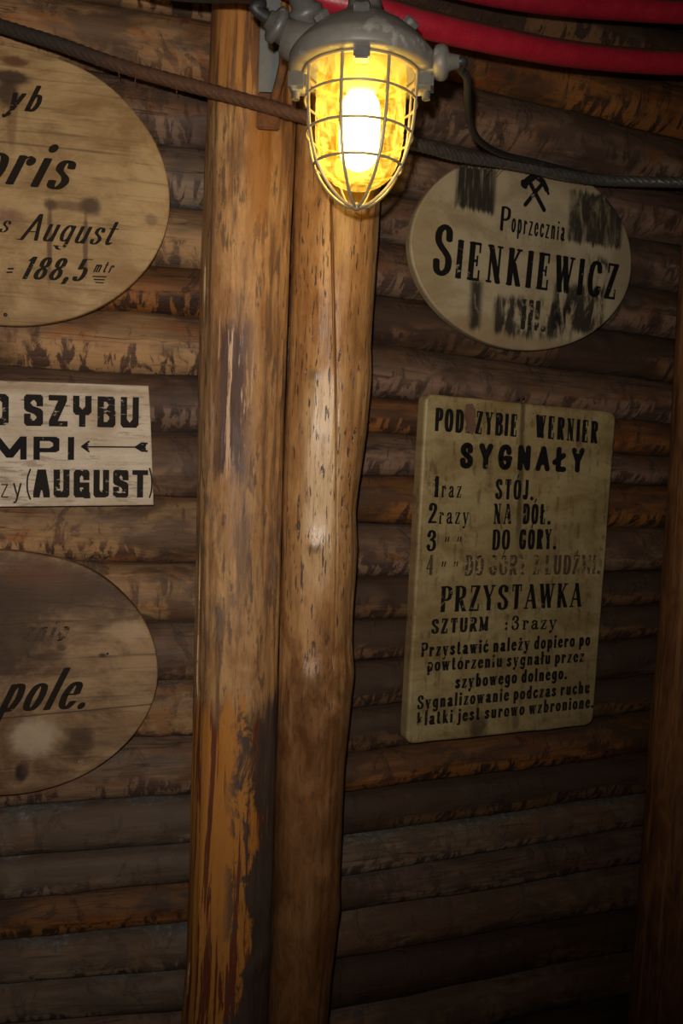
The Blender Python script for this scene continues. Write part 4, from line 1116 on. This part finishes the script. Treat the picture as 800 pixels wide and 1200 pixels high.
# cage
cg = [(.0965, .000), (.0965, -.028), (.095, -.074), (.0895, -.116), (.079, -.150), (.064, -.177), (.045, -.199), (.022, -.216), (.0, -.222)]
cgp = catmull([Vector((a, 0, b)) for a, b in cg], 6)
bm = bmesh.new(); lathe(bm, [(.093, -.006), (.101, -.006), (.101, .004), (.093, .004)], 64, closed=True)
for z in (-.048, -.103, -.155):
    r = min((abs(p.z - z), p.x) for p in cgp)[1]
    ringp = [Vector((r * math.cos(t * math.pi / 32), r * math.sin(t * math.pi / 32), z)) for t in range(65)]
    tube(bm, ringp, .0023, 8, False)
lathe(bm, [(.0001, -.226), (.006, -.225), (.008, -.220), (.004, -.214)], 12)
cage = lp('cage', bm, M_WIRE)
for k in range(8):
    a = math.pi / 8 + k * math.pi / 4 + .05
    bm = bmesh.new(); tube(bm, [Matrix.Rotation(a, 3, 'Z') @ (p + Vector((.0012, 0, 0)) if p.x > .02 else p) for p in cgp], .0027, 8)
    obj('cage_bar', bm, M_WIRE, cage)
# cable entry on the right: elbow gland
bm = bmesh.new()
ag = math.radians(-12); dr = Vector((math.cos(ag), math.sin(ag), 0))
mw = frame(dr * .105 + Vector((0, 0, .012)), dr)
lathe(bm, [(.020, -.01), (.020, .018), (.026, .020), (.028, .026), (.028, .034), (.024, .040), (.014, .043), (.010, .060), (.0001, .062)], 24, mw)
lp('cable_gland', bm, M_CAST)
# junction arm and twin glands on the left, behind the cap
bm = bmesh.new()
tube(bm, [Vector((-.06, .02, .05)), Vector((-.10, .03, .055)), Vector((-.135, .03, .068))], [.042, .036, .032], 20)
arm = lp('junction_box', bm, M_CAST)
g2 = at(325, 30, YL + .02) - L0; g3 = at(345, 40, YL + .0) - L0; g4 = at(360, 22, YL + .03) - L0
bm = bmesh.new(); dd = (Vector((-.8, -.45, .35))).normalized()
lathe(bm, [(.024, -.04), (.024, -.006), (.031, -.004), (.031, .006), (.026, .010), (.018, .012), (.014, .02), (.0001, .021)], 22, frame(g2, dd))
obj('cable_gland', bm, M_CASTD, arm)
bm = bmesh.new(); dd3 = Vector((-.15, -.75, -.55)).normalized()
lathe(bm, [(.028, -.05), (.028, -.006), (.024, .0), (.018, .004), (.0001, .005)], 6, frame(g3 + Vector((0, .02, 0)), dd3), cap=True)
obj('plug_nut', bm, M_CASTD, arm, smooth=False)
bm = bmesh.new(); dd4 = Vector((-.35, -.5, .85)).normalized()
lathe(bm, [(.024, -.04), (.024, .0), (.031, .004), (.031, .016), (.022, .02), (.022, .035), (.0001, .036)], 22, frame(g4, dd4))
obj('cable_gland', bm, M_CASTD, arm)
bm = bmesh.new(); lathe(bm, [(.013, -.03), (.013, .006), (.008, .010), (.0001, .010)], 16, frame(at(388, 30, YL - .07) - L0, Vector((-.3, -.8, .5)))); obj('bolt', bm, M_CASTD, arm)

# power cables
A = L0 + dr * .16 + Vector((0, 0, .012))
cb = [A - dr * .008, A + dr * .012, at(540, 81, 1.47), at(547, 92, 1.50), at(548, 120, 1.58), at(551, 145, 1.70), at(563, 166, 1.85), at(590, 181, 2.02), at(630, 190, 2.15), at(680, 203, 2.315), at(740, 211, 2.355), at(850, 215, 2.36)]
curve_thing('power_cable', 'thin black cable leaving the right side of the lamp and joining the rope', 'cable', cb, .0070, M_BLACK, 12, None, .006)
G2 = L0 + g2 + dd * .018
cl_ = [G2, G2 + dd * .03, at(306, 4, 1.46), at(285, -4, 1.52), at(245, -3, 1.62), at(190, -8, 1.68), at(100, -30, 1.75)]
curve_thing('power_cable', 'thick dark cable entering the lamp gland from the upper left', 'cable', cl_, .0098, M_BLACK, 14, None, .006)

# steel bracket on the left post
br_o = at(314, 110, YP - .115)
brk = empty('steel_bracket', 'grey flat steel bracket with rusty foot fixed to the left post', 'bracket', Matrix.Translation(br_o))
q = lambda x, y, d=0: at(x, y, YP - .11 + d) - br_o
bm = bmesh.new()
boxm(bm, (-.021, -.004, q(314, 122).z), (.021, .004, 3.05 - br_o.z), bev=.0015)
obj('strap', bm, M_STRAP, brk, smooth=False)
bm = bmesh.new()
boxm(bm, (-.022, -.007, q(312, 153).z), (.026, .006, q(312, 110).z), bev=.003)
obj('foot', bm, M_RUST, brk, smooth=False)
bm = bmesh.new(); tube(bm, catmull([q(340, 20, -.05), q(334, 62, -.05), q(329, 88, -.035), q(321, 118, -.012)], 8), .0095, 12)
obj('brace_rod', bm, M_RUST, brk)
